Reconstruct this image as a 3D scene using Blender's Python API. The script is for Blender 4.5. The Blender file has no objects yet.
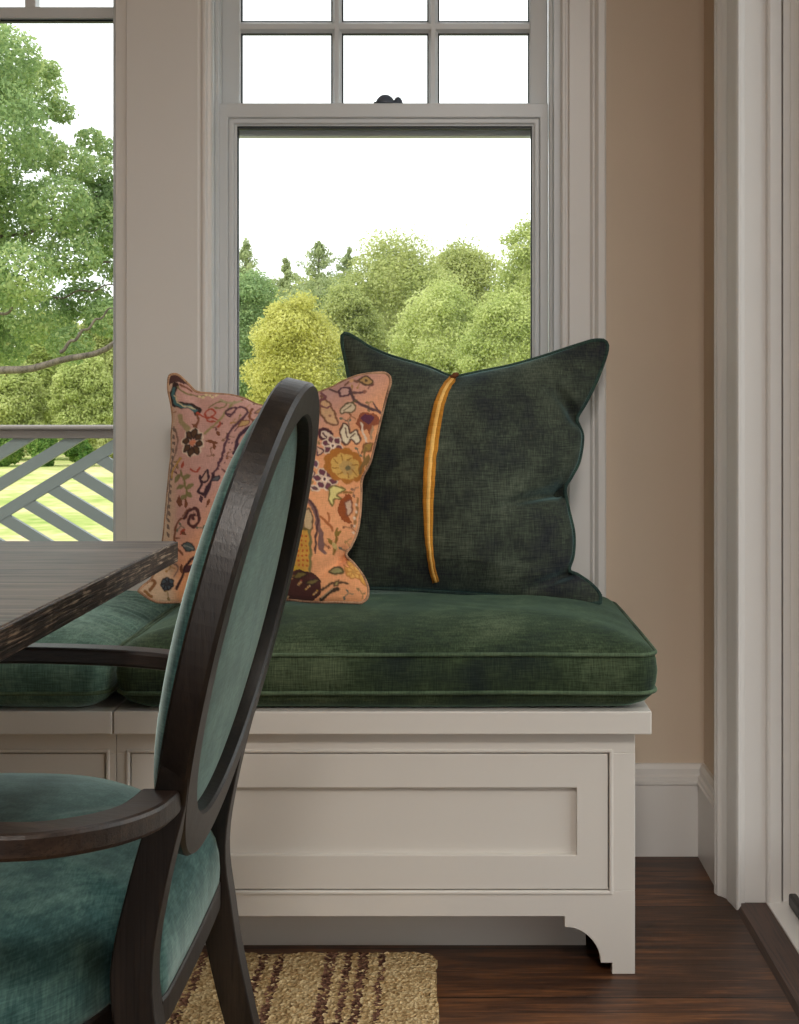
import bpy, bmesh, math, random
import numpy as np
from mathutils import Vector, Matrix
from mathutils.noise import noise as pnoise

random.seed(7)
RNG = np.random.default_rng(7)
SC = bpy.context.scene
COL = SC.collection
PI = math.pi

# ------------------------------------------------------------------ camera
F = 1300.0                 # focal length in pixels of the 799 x 1024 frame
CX, CY, CH = 450.0, 407.0, 0.95   # vanishing point and eye height


def P(px, py, d):
    return Vector(((px - CX) * d / F, d, CH + (CY - py) * d / F))


cam_d = bpy.data.cameras.new('camera')
cam = bpy.data.objects.new('camera', cam_d)
COL.objects.link(cam)
cam.location = (0, 0, CH)
cam.rotation_euler = (PI / 2, 0, 0)
cam_d.sensor_fit = 'VERTICAL'
cam_d.sensor_height = 24.0
cam_d.lens = 24.0 * F / 1024.0
cam_d.shift_x = (399.5 - CX) / 1024.0
cam_d.shift_y = (CY - 512.0) / 1024.0
cam_d.clip_start = 0.02
cam_d.clip_end = 500
SC.camera = cam

# ------------------------------------------------------------------ materials


def lin(c):
    def f(v):
        v /= 255.0
        return v / 12.92 if v <= 0.04045 else ((v + 0.055) / 1.055) ** 2.4
    return (f(c[0]), f(c[1]), f(c[2]), 1.0)


class NT:
    def __init__(self, name):
        self.m = bpy.data.materials.new(name)
        self.m.use_nodes = True
        self.t = self.m.node_tree
        self.t.nodes.clear()
        self.out = self.n('ShaderNodeOutputMaterial')

    def n(self, typ, **kw):
        nd = self.t.nodes.new(typ)
        for k, v in kw.items():
            if k == 'inp':
                for kk, vv in v.items():
                    nd.inputs[kk].default_value = vv
            else:
                setattr(nd, k, v)
        return nd

    def l(self, a, b):
        self.t.links.new(a, b)

    def coords(self, scale=(1, 1, 1), kind='Object', rot=(0, 0, 0)):
        tc = self.n('ShaderNodeTexCoord')
        mp = self.n('ShaderNodeMapping')
        mp.inputs['Scale'].default_value = scale
        mp.inputs['Rotation'].default_value = rot
        self.l(tc.outputs[kind], mp.inputs['Vector'])
        return mp.outputs['Vector']

    def noise(self, vec, scale, detail=4, rough=0.55, dist=0.0):
        nd = self.n('ShaderNodeTexNoise', inp={'Scale': scale, 'Detail': detail, 'Roughness': rough, 'Distortion': dist})
        self.l(vec, nd.inputs['Vector'])
        return nd.outputs['Fac']

    def ramp(self, fac, stops):
        r = self.n('ShaderNodeValToRGB')
        el = r.color_ramp.elements
        while len(el) > 1:
            el.remove(el[-1])
        el[0].position, el[0].color = stops[0]
        for p, c in stops[1:]:
            e = el.new(p)
            e.color = c
        self.l(fac, r.inputs['Fac'])
        return r.outputs['Color']

    def mix(self, a, b, fac, mode='MIX'):
        m = self.n('ShaderNodeMix', data_type='RGBA', blend_type=mode)
        for sock, v in ((m.inputs[6], a), (m.inputs[7], b)):
            if isinstance(v, (tuple, list)):
                sock.default_value = v
            else:
                self.l(v, sock)
        if isinstance(fac, (int, float)):
            m.inputs[0].default_value = fac
        else:
            self.l(fac, m.inputs[0])
        return m.outputs[2]

    def math(self, op, a, b=0.0):
        m = self.n('ShaderNodeMath', operation=op)
        for s, v in ((m.inputs[0], a), (m.inputs[1], b)):
            if isinstance(v, (int, float)):
                s.default_value = v
            else:
                self.l(v, s)
        return m.outputs[0]

    def bump(self, h, strength=0.3, dist=0.01):
        b = self.n('ShaderNodeBump', inp={'Strength': strength, 'Distance': dist})
        self.l(h, b.inputs['Height'])
        return b.outputs['Normal']

    def principled(self, color, rough=0.5, normal=None, **kw):
        p = self.n('ShaderNodeBsdfPrincipled')
        if isinstance(color, (tuple, list)):
            p.inputs['Base Color'].default_value = color
        else:
            self.l(color, p.inputs['Base Color'])
        if isinstance(rough, (int, float)):
            p.inputs['Roughness'].default_value = rough
        else:
            self.l(rough, p.inputs['Roughness'])
        if normal is not None:
            self.l(normal, p.inputs['Normal'])
        for k, v in kw.items():
            if isinstance(v, (int, float, tuple)):
                p.inputs[k].default_value = v
            else:
                self.l(v, p.inputs[k])
        self.l(p.outputs[0], self.out.inputs['Surface'])
        return p


def mat_paint(name, c, rough=0.4, var=0.03, bump=0.02):
    t = NT(name)
    v = t.coords()
    n = t.noise(v, 9.0, 3)
    a = tuple(x * (1 - var) for x in c[:3]) + (1,)
    b = tuple(min(1, x * (1 + var)) for x in c[:3]) + (1,)
    col = t.mix(a, b, n)
    n2 = t.noise(v, 260.0, 2)
    t.principled(col, rough, t.bump(n2, bump, 0.002))
    return t.m


def mat_wood(name, stops, axis, scale=1.0, rough=(0.35, 0.55), bump=0.25, fine=1.0, spec=0.5, fleck=None):
    """oak with open grain running along axis"""
    t = NT(name)
    s = [34.0, 34.0, 34.0]
    s['XYZ'.index(axis)] = 1.3
    v = t.coords(tuple(x * scale for x in s))
    vw = t.coords((2.2 * scale,) * 3)
    warp = t.noise(vw, 1.5, 2)
    n = t.noise(v, 1.0, 6, 0.62, 0.6)
    s2 = [260.0, 260.0, 260.0]
    s2['XYZ'.index(axis)] = 7.0
    v2 = t.coords(tuple(x * scale * fine for x in s2))
    pores = t.noise(v2, 1.0, 3, 0.6)
    f = t.math('ADD', t.math('MULTIPLY', n, 0.75), t.math('MULTIPLY', warp, 0.25))
    col = t.ramp(f, stops)
    pr = t.ramp(pores, [(0.36, (0.25, 0.25, 0.25, 1)), (0.52, (1, 1, 1, 1))])
    col = t.mix(col, pr, 0.75, 'MULTIPLY')
    if fleck:
        fl = t.noise(t.coords(fleck), 1.0, 3, 0.7)
        col = t.mix(col, t.ramp(fl, [(0.34, (0.42, 0.40, 0.38, 1)), (0.46, (0.95, 0.95, 0.95, 1)), (0.65, (1.12, 1.12, 1.12, 1))]), 0.9, 'MULTIPLY')
    rg = t.n('ShaderNodeMapRange', inp={'To Min': rough[0], 'To Max': rough[1]})
    t.l(n, rg.inputs['Value'])
    h = t.math('ADD', t.math('MULTIPLY', pr, 0.7), t.math('MULTIPLY', n, 0.5))
    t.principled(col, rg.outputs[0], t.bump(h, bump, 0.002), **{'Specular IOR Level': spec})
    return t.m


def mat_velvet(name, stops, sheen=0.5, tint=(0.6, 0.8, 0.75, 1), weave=0.5, nscale=16.0, streak=0.3, rot=(0, 0, 0)):
    t = NT(name)
    v = t.coords(rot=rot)
    n = t.noise(v, nscale, 5, 0.65)
    n2 = t.noise(v, 4.0, 2)
    wa = t.noise(t.coords((34, 34, 520), rot=rot), 1.0, 3, 0.6)
    wb = t.noise(t.coords((520, 120, 34), rot=rot), 1.0, 3, 0.6)
    w = t.math('MULTIPLY', t.math('ADD', wa, wb), 0.5)
    f = t.math('ADD', t.math('MULTIPLY', n, 0.5), t.math('ADD', t.math('MULTIPLY', n2, 0.3), t.math('MULTIPLY', w, streak)))
    col = t.ramp(f, stops)
    wm = t.ramp(w, [(0.38, (0.5, 0.5, 0.5, 1)), (0.62, (1.4, 1.4, 1.4, 1))])
    col = t.mix(col, wm, weave, 'MULTIPLY')
    t.principled(col, 0.9, t.bump(w, 0.35, 0.0015), **{
        'Sheen Weight': sheen * 0.7, 'Sheen Roughness': 0.35, 'Sheen Tint': tint, 'Specular IOR Level': 0.15})
    return t.m


TRIM = lin((219, 215, 210))
M = {}
M['trim'] = mat_paint('white_trim_paint', TRIM, 0.35, 0.015)
M['sash'] = mat_paint('window_sash_paint', lin((206, 209, 210)), 0.35, 0.015)  # cooler than the trim: bluish window glare is put into the colour
M['bench'] = mat_paint('bench_paint', lin((212, 207, 199)), 0.38, 0.015)
M['wall'] = mat_paint('tan_wall_paint', lin((208, 190, 169)), 0.75, 0.03, 0.05)
M['ceil'] = mat_paint('ceiling_paint', lin((235, 232, 226)), 0.8)
M['gasket'] = mat_paint('black_glazing_gasket', lin((24, 34, 38)), 0.5)
M['gap_shade'] = mat_paint('drawer_gap_shade', lin((30, 27, 24)), 0.8)
M['lock'] = mat_paint('dark_bronze', lin((84, 92, 104)), 0.35)
M['bronze'] = mat_paint('bronze_track', lin((22, 18, 15)), 0.4)
M['rail'] = mat_paint('grey_railing_paint', lin((112, 122, 122)), 0.5)
M['railtop'] = mat_paint('grey_rail_cap_paint', lin((128, 122, 120)), 0.5)
M['deck'] = mat_paint('porch_deck', lin((120, 115, 108)), 0.7)

M['table'] = mat_wood('table_oak', [(0.3, lin((62, 50, 42))), (0.48, lin((100, 86, 75))), (0.66, lin((136, 120, 106)))],
                      'X', 1.5, (0.42, 0.58), 0.4, 0.3, 0.5, (9.0, 60.0, 1.0))
M['table_edge'] = mat_wood('table_end_grain', [(0.4, lin((26, 20, 16))), (0.52, lin((60, 47, 38))), (0.62, lin((170, 150, 128)))],
                           'Y', 11.0, (0.5, 0.7), 0.5, 0.12)
M['chair'] = mat_wood('chair_oak', [(0.25, lin((14, 11, 9))), (0.5, lin((25, 19, 15))), (0.8, lin((52, 42, 33)))],
                      'Z', 1.6, (0.38, 0.5), 0.1, 1.0)
M['arm'] = mat_wood('chair_arm_oak', [(0.25, lin((22, 16, 13))), (0.5, lin((40, 29, 23))), (0.8, lin((74, 57, 44)))],
                    'X', 1.6, (0.35, 0.5), 0.12, 1.0)
M['velvet'] = mat_velvet('dark_green_velvet', [(0.38, lin((34, 34, 46))), (0.47, lin((46, 48, 50))), (0.55, lin((57, 63, 54))), (0.68, lin((84, 91, 76)))],
                         1.0, (0.35, 0.66, 0.68, 1), 0.6, 12.0, 0.32)
M['velvet2'] = mat_velvet('seat_cushion_velvet', [(0.36, lin((26, 33, 36))), (0.46, lin((38, 48, 40))), (0.57, lin((52, 65, 45))), (0.70, lin((82, 94, 70)))],
                          0.4, (0.5, 0.8, 0.6, 1), 0.6, 10.0, 0.32)
M['pipe'] = mat_velvet('piping_velvet', [(0.4, lin((34, 46, 48))), (0.6, lin((56, 76, 66)))], 0.3)
M['pipe2'] = mat_velvet('cushion_piping_velvet', [(0.4, lin((54, 70, 52))), (0.6, lin((86, 102, 78)))], 0.2)
M['velvet_lit'] = mat_velvet('window_lit_cushion_velvet', [(0.36, lin((50, 72, 66))), (0.5, lin((74, 100, 88))), (0.65, lin((108, 134, 118)))], 0.5, (0.7, 0.9, 0.8, 1), 0.5, 14.0, 0.3)  # same velvet in a paler copy: window light and nap put into the colour
M['teal'] = mat_velvet('teal_chair_velvet', [(0.35, lin((30, 52, 53))), (0.5, lin((50, 80, 78))), (0.68, lin((88, 118, 111)))],
                       0.75, (0.75, 0.95, 0.9, 1), 0.35, 26.0, 0.3)
M['gold'] = mat_velvet('gold_ribbon', [(0.4, lin((150, 96, 30))), (0.6, lin((196, 132, 48)))], 0.2, (1, 0.8, 0.5, 1), 0.3)
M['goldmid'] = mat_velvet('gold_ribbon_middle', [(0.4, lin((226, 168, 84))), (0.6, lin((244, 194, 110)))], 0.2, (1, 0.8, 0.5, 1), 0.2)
M['flpipe'] = mat_velvet('cushion_edge_brown', [(0.4, lin((90, 58, 50))), (0.6, lin((190, 150, 118)))], 0.2, (1, 0.8, 0.7, 1), 0.3, 30)


def mat_embroidery():
    t = NT('embroidered_linen')
    at = t.n('ShaderNodeVertexColor', layer_name='embroidery')
    v = t.coords()
    wa = t.noise(t.coords((90, 90, 1100)), 1.0, 2)
    wb = t.noise(t.coords((1100, 120, 90)), 1.0, 2)
    w = t.math('MULTIPLY', t.math('ADD', wa, wb), 0.5)
    wm = t.ramp(w, [(0.36, (0.72, 0.7, 0.68, 1)), (0.62, (1.15, 1.15, 1.15, 1))])
    col = t.mix(at.outputs['Color'], wm, 0.6, 'MULTIPLY')
    n = t.noise(v, 14.0, 4)
    nm = t.ramp(n, [(0.3, (0.85, 0.83, 0.82, 1)), (0.7, (1.1, 1.1, 1.1, 1))])
    col = t.mix(col, nm, 0.6, 'MULTIPLY')
    t.principled(col, 0.9, t.bump(w, 0.5, 0.002), **{'Sheen Weight': 0.15, 'Specular IOR Level': 0.15})
    return t.m


M['embro'] = mat_embroidery()


def mat_floor():
    t = NT('dark_oak_floor')
    tc = t.coords()
    sep = t.n('ShaderNodeSeparateXYZ')
    t.l(tc, sep.inputs[0])
    row = t.math('FLOOR', t.math('DIVIDE', sep.outputs['Y'], 0.19))
    wn = t.n('ShaderNodeTexWhiteNoise', noise_dimensions='1D')
    t.l(row, wn.inputs['W'])
    fr = t.math('FRACT', t.math('DIVIDE', sep.outputs['Y'], 0.19))
    gap = t.math('LESS_THAN', fr, 0.018)
    cmb = t.n('ShaderNodeCombineXYZ')
    t.l(t.math('ADD', t.math('MULTIPLY', sep.outputs['X'], 3.2), t.math('MULTIPLY', wn.outputs['Value'], 40.0)), cmb.inputs['X'])
    t.l(t.math('MULTIPLY', sep.outputs['Y'], 42.0), cmb.inputs['Y'])
    n = t.noise(cmb.outputs[0], 1.0, 6, 0.65, 1.2)
    big = t.noise(tc, 3.0, 3)
    pores = t.noise(t.coords((10, 380, 1)), 1.0, 3)
    f = t.math('ADD', t.math('MULTIPLY', n, 0.6), t.math('ADD', t.math('MULTIPLY', big, 0.3), t.math('MULTIPLY', wn.outputs['Value'], 0.12)))
    col = t.ramp(f, [(0.34, lin((40, 27, 20))), (0.48, lin((72, 46, 31))), (0.6, lin((116, 74, 44))), (0.74, lin((156, 106, 62)))])
    pm = t.ramp(pores, [(0.4, (0.45, 0.42, 0.4, 1)), (0.58, (1.05, 1.05, 1.05, 1))])
    col = t.mix(col, pm, 0.7, 'MULTIPLY')
    col = t.mix(col, lin((18, 12, 9)), gap)
    t.principled(col, 0.42, t.bump(t.math('ADD', n, t.math('MULTIPLY', pores, 0.6)), 0.15, 0.002), **{'Specular IOR Level': 0.35})
    return t.m


M['floor'] = mat_floor()


def mat_rug():
    t = NT('jute_rug')
    tc = t.coords()
    sep = t.n('ShaderNodeSeparateXYZ')
    t.l(tc, sep.inputs[0])
    wob = t.noise(tc, 26.0, 2)
    x = t.math('ADD', sep.outputs['X'], t.math('MULTIPLY', t.math('SUBTRACT', wob, 0.5), 0.03))
    vo = t.n('ShaderNodeTexVoronoi', inp={'Scale': 175.0})
    t.l(tc, vo.inputs['Vector'])
    sp2 = t.n('ShaderNodeSeparateXYZ')
    t.l(vo.outputs['Position'], sp2.inputs[0])
    sc_ = t.n('ShaderNodeSeparateColor')
    t.l(vo.outputs['Color'], sc_.inputs[0])
    tone = t.math('ADD', t.math('MULTIPLY', sc_.outputs[0], 0.6), t.math('MULTIPLY', t.noise(tc, 22.0, 3), 0.4))
    x = t.math('ADD', sp2.outputs['X'], t.math('MULTIPLY', t.math('SUBTRACT', wob, 0.5), 0.012))
    base = t.ramp(tone, [(0.15, lin((156, 126, 86))), (0.45, lin((186, 158, 112))), (0.8, lin((214, 190, 146)))])
    brown = t.ramp(tone, [(0.2, lin((74, 48, 40))), (0.8, lin((134, 98, 78)))])
    tot = None
    # brown strands woven along the length of the rug: centre x, half width
    for c, w in ((-0.115, 0.006), (-0.147, 0.008), (-0.172, 0.006), (-0.202, 0.010), (-0.288, 0.007), (-0.318, 0.008),
                 (-0.418, 0.008), (-0.45, 0.008), (-0.49, 0.011), (-0.57, 0.008), (-0.62, 0.01), (-0.68, 0.008)):
        b = t.math('LESS_THAN', t.math('ABSOLUTE', t.math('SUBTRACT', x, c)), w)
        tot = b if tot is None else t.math('MAXIMUM', tot, b)
    brk = t.math('GREATER_THAN', sc_.outputs[1], 0.2)
    col = t.mix(base, brown, t.math('MULTIPLY', tot, brk))
    t.principled(col, 0.95, t.bump(vo.outputs['Distance'], 0.9, 0.006), **{'Specular IOR Level': 0.1})
    return t.m


M['rug'] = mat_rug()


def mat_glass():
    t = NT('window_glass')
    lw = t.n('ShaderNodeLayerWeight', inp={'Blend': 0.12})
    tr = t.n('ShaderNodeBsdfTransparent', inp={'Color': (0.97, 0.985, 0.98, 1)})
    gl = t.n('ShaderNodeBsdfGlossy', inp={'Roughness': 0.02, 'Color': (0.9, 0.95, 1, 1)})
    mx = t.n('ShaderNodeMixShader')
    t.l(t.math('MULTIPLY', lw.outputs['Fresnel'], 0.5), mx.inputs[0])
    t.l(tr.outputs[0], mx.inputs[1])
    t.l(gl.outputs[0], mx.inputs[2])
    t.l(mx.outputs[0], t.out.inputs['Surface'])
    return t.m


M['glass'] = mat_glass()


def mat_leaf(name, c0, c1, c2, nscale=0.6):
    t = NT(name)
    v = t.coords()
    geo = t.n('ShaderNodeNewGeometry')
    n = t.noise(v, nscale, 4, 0.6)
    f = t.math('ADD', t.math('MULTIPLY', n, 0.75), t.math('MULTIPLY', geo.outputs['Random Per Island'], 0.25))
    col = t.ramp(f, [(0.3, c0), (0.5, c1), (0.7, c2)])
    df = t.n('ShaderNodeBsdfDiffuse')
    tl = t.n('ShaderNodeBsdfTranslucent')
    t.l(col, df.inputs['Color'])
    t.l(col, tl.inputs['Color'])
    mx = t.n('ShaderNodeMixShader', inp={0: 0.48})
    t.l(df.outputs[0], mx.inputs[1])
    t.l(tl.outputs[0], mx.inputs[2])
    t.l(mx.outputs[0], t.out.inputs['Surface'])
    return t.m


M['leaf_near'] = mat_leaf('oak_leaves', lin((122, 146, 104)), lin((158, 182, 126)), lin((198, 210, 148)), 1.3)
M['leaf_green'] = mat_leaf('green_leaves', lin((150, 162, 104)), lin((180, 188, 122)), lin((204, 208, 148)), 0.5)  # far foliage colours are paled, so distance haze sits in the leaf colour
M['leaf_lime'] = mat_leaf('lime_leaves', lin((164, 178, 112)), lin((190, 200, 130)), lin((212, 218, 156)), 0.5)
M['leaf_yellow'] = mat_leaf('yellow_leaves', lin((176, 178, 100)), lin((204, 203, 120)), lin((224, 222, 150)), 0.5)
M['leaf_blue'] = mat_leaf('bluegreen_leaves', lin((134, 160, 116)), lin((162, 184, 130)), lin((190, 206, 146)), 0.5)
M['leaf_pine'] = mat_leaf('pine_needles', lin((144, 158, 120)), lin((166, 178, 132)), lin((188, 196, 148)), 0.6)
M['leaf_shrub'] = mat_leaf('shrub_leaves', lin((80, 116, 60)), lin((120, 154, 80)), lin((172, 192, 112)), 1.4)
M['bark'] = mat_wood('bark', [(0.3, lin((70, 62, 54))), (0.6, lin((120, 110, 98)))], 'Z', 0.2, (0.8, 0.9), 0.5)


def mat_lawn():
    t = NT('lawn')
    v = t.coords()
    n = t.noise(v, 0.35, 5, 0.6)
    n2 = t.noise(v, 3.0, 4)
    f = t.math('ADD', t.math('MULTIPLY', n, 0.65), t.math('MULTIPLY', n2, 0.35))
    col = t.ramp(f, [(0.32, lin((124, 148, 76))), (0.45, lin((156, 168, 98))), (0.53, lin((178, 178, 122))), (0.60, lin((196, 174, 146)))])
    t.principled(col, 0.95, **{'Specular IOR Level': 0.05})
    return t.m


M['lawn'] = mat_lawn()

# ------------------------------------------------------------------ object helpers


def link(name, me, mat, parent=None, smooth=False):
    if mat is not None and not me.materials:
        for m in (mat if isinstance(mat, (list, tuple)) else [mat]):
            me.materials.append(m)
    if smooth:
        me.polygons.foreach_set('use_smooth', [True] * len(me.polygons))
    o = bpy.data.objects.new(name, me)
    COL.objects.link(o)
    if parent is not None:
        o.parent = parent
        o.matrix_parent_inverse = parent_world(parent).inverted()
    return o


def parent_world(o):
    m = Matrix.LocRotScale(o.location, o.rotation_euler, o.scale)
    if o.parent is not None:
        m = parent_world(o.parent) @ o.matrix_parent_inverse @ m
    return m


def thing(name, label, cat, loc=(0, 0, 0), group=None):
    o = bpy.data.objects.new(name, None)
    COL.objects.link(o)
    o.location = loc
    o.empty_display_size = 0.1
    return tag(o, label, cat, group)


def tag(o, label, cat, group=None, kind=None):
    o['label'] = label
    o['category'] = cat
    if group:
        o['group'] = group
    if kind:
        o['kind'] = kind
    return o


def struct(o, label=None, cat=None):
    o['kind'] = 'structure'
    if label:
        o['label'] = label
    if cat:
        o['category'] = cat
    return o


class MB:
    """collects shapes for ONE mesh"""

    def __init__(self):
        self.v, self.f, self.mi = [], [], []

    def add(self, vs, fs, mi=0):
        b = len(self.v)
        self.v += [tuple(p) for p in vs]
        self.f += [tuple(i + b for i in f) for f in fs]
        self.mi += [mi] * len(fs)
        return self

    def box(self, x0, x1, y0, y1, z0, z1, mi=0):
        vs = [(x, y, z) for z in (z0, z1) for y in (y0, y1) for x in (x0, x1)]
        fs = [(0, 2, 3, 1), (4, 5, 7, 6), (0, 1, 5, 4), (2, 6, 7, 3), (0, 4, 6, 2), (1, 3, 7, 5)]
        return self.add(vs, fs, mi)

    def prism(self, poly, axis, a, b, mi=0):
        """extrude a 2D polygon along an axis ('Z': poly=(x,y); 'Y': (x,z); 'X': (y,z))"""
        def mk(p, t):
            if axis == 'Z':
                return (p[0], p[1], t)
            if axis == 'Y':
                return (p[0], t, p[1])
            return (t, p[0], p[1])
        n = len(poly)
        vs = [mk(p, a) for p in poly] + [mk(p, b) for p in poly]
        fs = [tuple(range(n)), tuple(range(2 * n - 1, n - 1, -1))]
        fs += [(i, (i + 1) % n, (i + 1) % n + n, i + n) for i in range(n)]
        return self.add(vs, fs, mi)

    def sweep(self, rings, closed=False, caps=True, mi=0):
        n = len(rings[0])
        vs = [p for r in rings for p in r]
        fs = []
        m = len(rings)
        for i in range(m if closed else m - 1):
            a, b = i * n, ((i + 1) % m) * n
            fs += [(a + j, a + (j + 1) % n, b + (j + 1) % n, b + j) for j in range(n)]
        if caps and not closed:
            fs += [tuple(range(n - 1, -1, -1)), tuple((m - 1) * n + j for j in range(n))]
        return self.add(vs, fs, mi)

    def tube(self, pts, r, n=8, closed=False, mi=0):
        pts = [Vector(p) for p in pts]
        m = len(pts)
        rings = []
        nrm = None
        for i, p in enumerate(pts):
            if closed:
                t = pts[(i + 1) % m] - pts[i - 1]
            else:
                t = pts[min(i + 1, m - 1)] - pts[max(i - 1, 0)]
            if t.length < 1e-9:
                t = Vector((0, 0, 1))
            t.normalize()
            if nrm is None:
                nrm = t.orthogonal().normalized()
            nrm = (nrm - t * nrm.dot(t))
            nrm = nrm.normalized() if nrm.length > 1e-6 else t.orthogonal().normalized()
            bi = t.cross(nrm)
            rr = r[i] if isinstance(r, (list, tuple)) else r
            rings.append([p + (nrm * math.cos(a) + bi * math.sin(a)) * rr for a in (2 * PI * k / n for k in range(n))])
        return self.sweep(rings, closed, True, mi)

    def build(self, name, mat, parent=None, smooth=False, bevel=0.0, seg=2, angle=35):
        me = bpy.data.meshes.new(name)
        me.from_pydata(self.v, [], self.f)
        me.polygons.foreach_set('material_index', self.mi)
        bm = bmesh.new()
        bm.from_mesh(me)
        bmesh.ops.recalc_face_normals(bm, faces=bm.faces)
        bm.to_mesh(me)
        bm.free()
        o = link(name, me, mat, parent, smooth)
        if bevel > 0:
            md = o.modifiers.new('bevel', 'BEVEL')
            md.width = bevel
            md.segments = seg
            md.limit_method = 'ANGLE'
            md.angle_limit = math.radians(angle)
            md.harden_normals = False
        return o


def catmull(pts, n):
    """resample a polyline of tuples to n points by arc length along a Catmull-Rom curve"""
    p = np.array(pts, float)
    q = np.vstack([2 * p[0] - p[1], p, 2 * p[-1] - p[-2]])
    out = []
    for i in range(1, len(q) - 2):
        for t in np.linspace(0, 1, 14, endpoint=False):
            a, b, c, d = q[i - 1], q[i], q[i + 1], q[i + 2]
            out.append(0.5 * (2 * b + (c - a) * t + (2 * a - 5 * b + 4 * c - d) * t * t + (3 * b - a - 3 * c + d) * t ** 3))
    out.append(p[-1])
    out = np.array(out)
    s = np.concatenate([[0], np.cumsum(np.linalg.norm(np.diff(out, axis=0), axis=1))])
    tt = np.linspace(0, s[-1], n)
    return np.stack([np.interp(tt, s, out[:, k]) for k in range(p.shape[1])], 1)


def interp(x, xs, ys):
    return float(np.interp(x, xs, ys))


# ------------------------------------------------------------------ room shell
YW = 2.763            # face of the window wall
XR = 0.54             # face of the right-hand wall
FY0 = -3.2            # the room goes on behind the camera
XL = -3.6
ZC = 2.75
struct(MB().box(XL, 1.4, FY0, YW + 0.2, -0.12, 0.0).build('floor', M['floor']))
struct(MB().box(XL, XR + 0.3, FY0, YW + 0.2, ZC, ZC + 0.15).build('ceiling', M['ceil']))
struct(MB().box(XL - 0.15, XL, FY0, YW + 0.2, 0, ZC).build('wall_left', M['wall']))

# wall behind the camera, unseen; its opening is shaped to light the bench more from the right
rw = MB()
rw.box(XL, -0.9, FY0 - 0.15, FY0, 0, ZC)
rw.box(-0.9, XR + 0.16, FY0 - 0.15, FY0, 2.35, ZC)
struct(rw.build('wall_front', M['wall']))
struct(MB().box(-40, 40, -40, YW + 0.17, -0.3, -0.14).build('bounce_ground', M['deck']), 'unseen grey ground added to keep green lawn bounce out of the room', 'bounce_ground')  # added out of view so the light bounced indoors stays neutral

# window wall with two openings
W1 = (-0.520, 0.238, 0.60, 2.16)
W2 = (-2.05, -0.680, 0.50, 2.16)
Y2 = YW + 0.17
wb = MB()
wb.box(XL, W2[0], YW, Y2, 0, ZC)
wb.box(W2[1], W1[0], YW, Y2, W1[2], W1[3])
wb.box(W1[1], XR + 0.2, YW, Y2, 0, ZC)
wb.box(W2[0], W2[1], YW, Y2, 0, W2[2])
wb.box(W2[1], W1[1], YW, Y2, 0, W1[2])
wb.box(W2[0], W1[1], YW, Y2, W1[3], ZC)
struct(wb.build('wall_back', M['wall']))

# right-hand wall: a short return, then a doorway, then wall again behind the camera
DY1, DY0 = 2.468, 1.05
wr = MB()
wr.box(XR, XR + 0.16, DY1 + 0.03, YW, 0, ZC)
wr.box(XR, XR + 0.16, FY0, DY0, 0, ZC)
wr.box(XR, XR + 0.16, DY0, DY1 + 0.03, 2.2, ZC)
struct(wr.build('wall_right', M['wall']))

# baseboards (profile: plinth, two stepped mouldings)


def base_profile(off):
    return [(0, 0), (0.016, 0), (0.016, 0.150), (0.019, 0.153), (0.019, 0.158), (0.016, 0.160), (0.016, 0.168), (0.012, 0.172), (0.012, 0.184), (0.006, 0.193), (0, 0.194)]


bp = base_profile(0)
bb = MB()
rings = [[(0.30, YW - a, z) for a, z in bp], [(XR - 0.0, YW - a, z) for a, z in bp]]
# mitre towards the right wall
rings[1] = [(XR - a, YW - a, z) for a, z in bp]
bb.sweep(rings)
struct(bb.build('baseboard_back', M['trim']))
br = MB()
br.sweep([[(XR - a, YW - a, z) for a, z in bp], [(XR - a, 2.535, z) for a, z in bp]])
struct(br.build('baseboard_right', M['trim']))

# doorway casing on the right wall (plan polygon, extruded up)
cz = 2.3
cas = [(XR, 2.541), (0.513, 2.541), (0.513, 2.533), (0.5165, 2.530), (0.5165, 2.527), (0.520, 2.522), (0.526, 2.519), (0.530, 2.517),
       (0.536, 2.514), (0.5385, 2.5125), (0.5295, 2.503), (0.5295, 2.475), (0.5335, 2.468), (0.5335, 2.448), (0.5405, 2.444), (0.5475, 2.450), (0.56, 2.465), (0.56, 2.50), (XR, 2.52)]
cas = [(XR, 2.545), (0.5165, 2.545), (0.5165, 2.537), (0.5185, 2.534), (0.5195, 2.528), (0.5245, 2.524), (0.528, 2.520), (0.531, 2.515),
       (0.534, 2.510), (0.534, 2.498), (0.537, 2.482), (0.540, 2.455), (0.5435, 2.449), (0.549, 2.452), (0.5515, 2.466), (XR + 0.02, 2.468), (XR + 0.02, 2.50)]
struct(MB().prism(cas, 'Z', 0.0, cz).build('trim_1', M['trim'], bevel=0.0008, seg=1))
# reveal (jamb) facing the room, with its stop and the door rebate
jam = [(0.545, 2.474), (0.601, 2.474), (0.601, 2.462), (0.606, 2.458), (0.627, 2.458), (0.627, 2.54), (0.632, 2.54), (0.632, 2.466), (0.645, 2.466), (0.648, 2.474), (0.6715, 2.474), (0.6715, 2.56), (0.545, 2.56)]
struct(MB().prism(jam, 'Z', 0.0, cz).build('trim_2', M['trim'], bevel=0.0012))
dr = MB()
dr.box(0.672, 0.712, 2.385, 2.47, 0.03, 2.2)
dr.box(0.672, 0.712, DY0, DY0 + 0.085, 0.03, 2.2)
dr.box(0.672, 0.712, DY0 + 0.085, 2.385, 0.03, 0.14)
dr.box(0.672, 0.712, DY0 + 0.085, 2.385, 2.11, 2.2)
door = struct(dr.build('door_1', M['trim'], bevel=0.002))
MB().box(0.690, 0.694, DY0 + 0.08, 2.39, 0.135, 2.115).build('pane', M['glass'], door)
MB().box(0.6365, 0.652, DY0, 2.446, 0.012, 0.036).build('door_track', M['bronze'], door, bevel=0.004)
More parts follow.
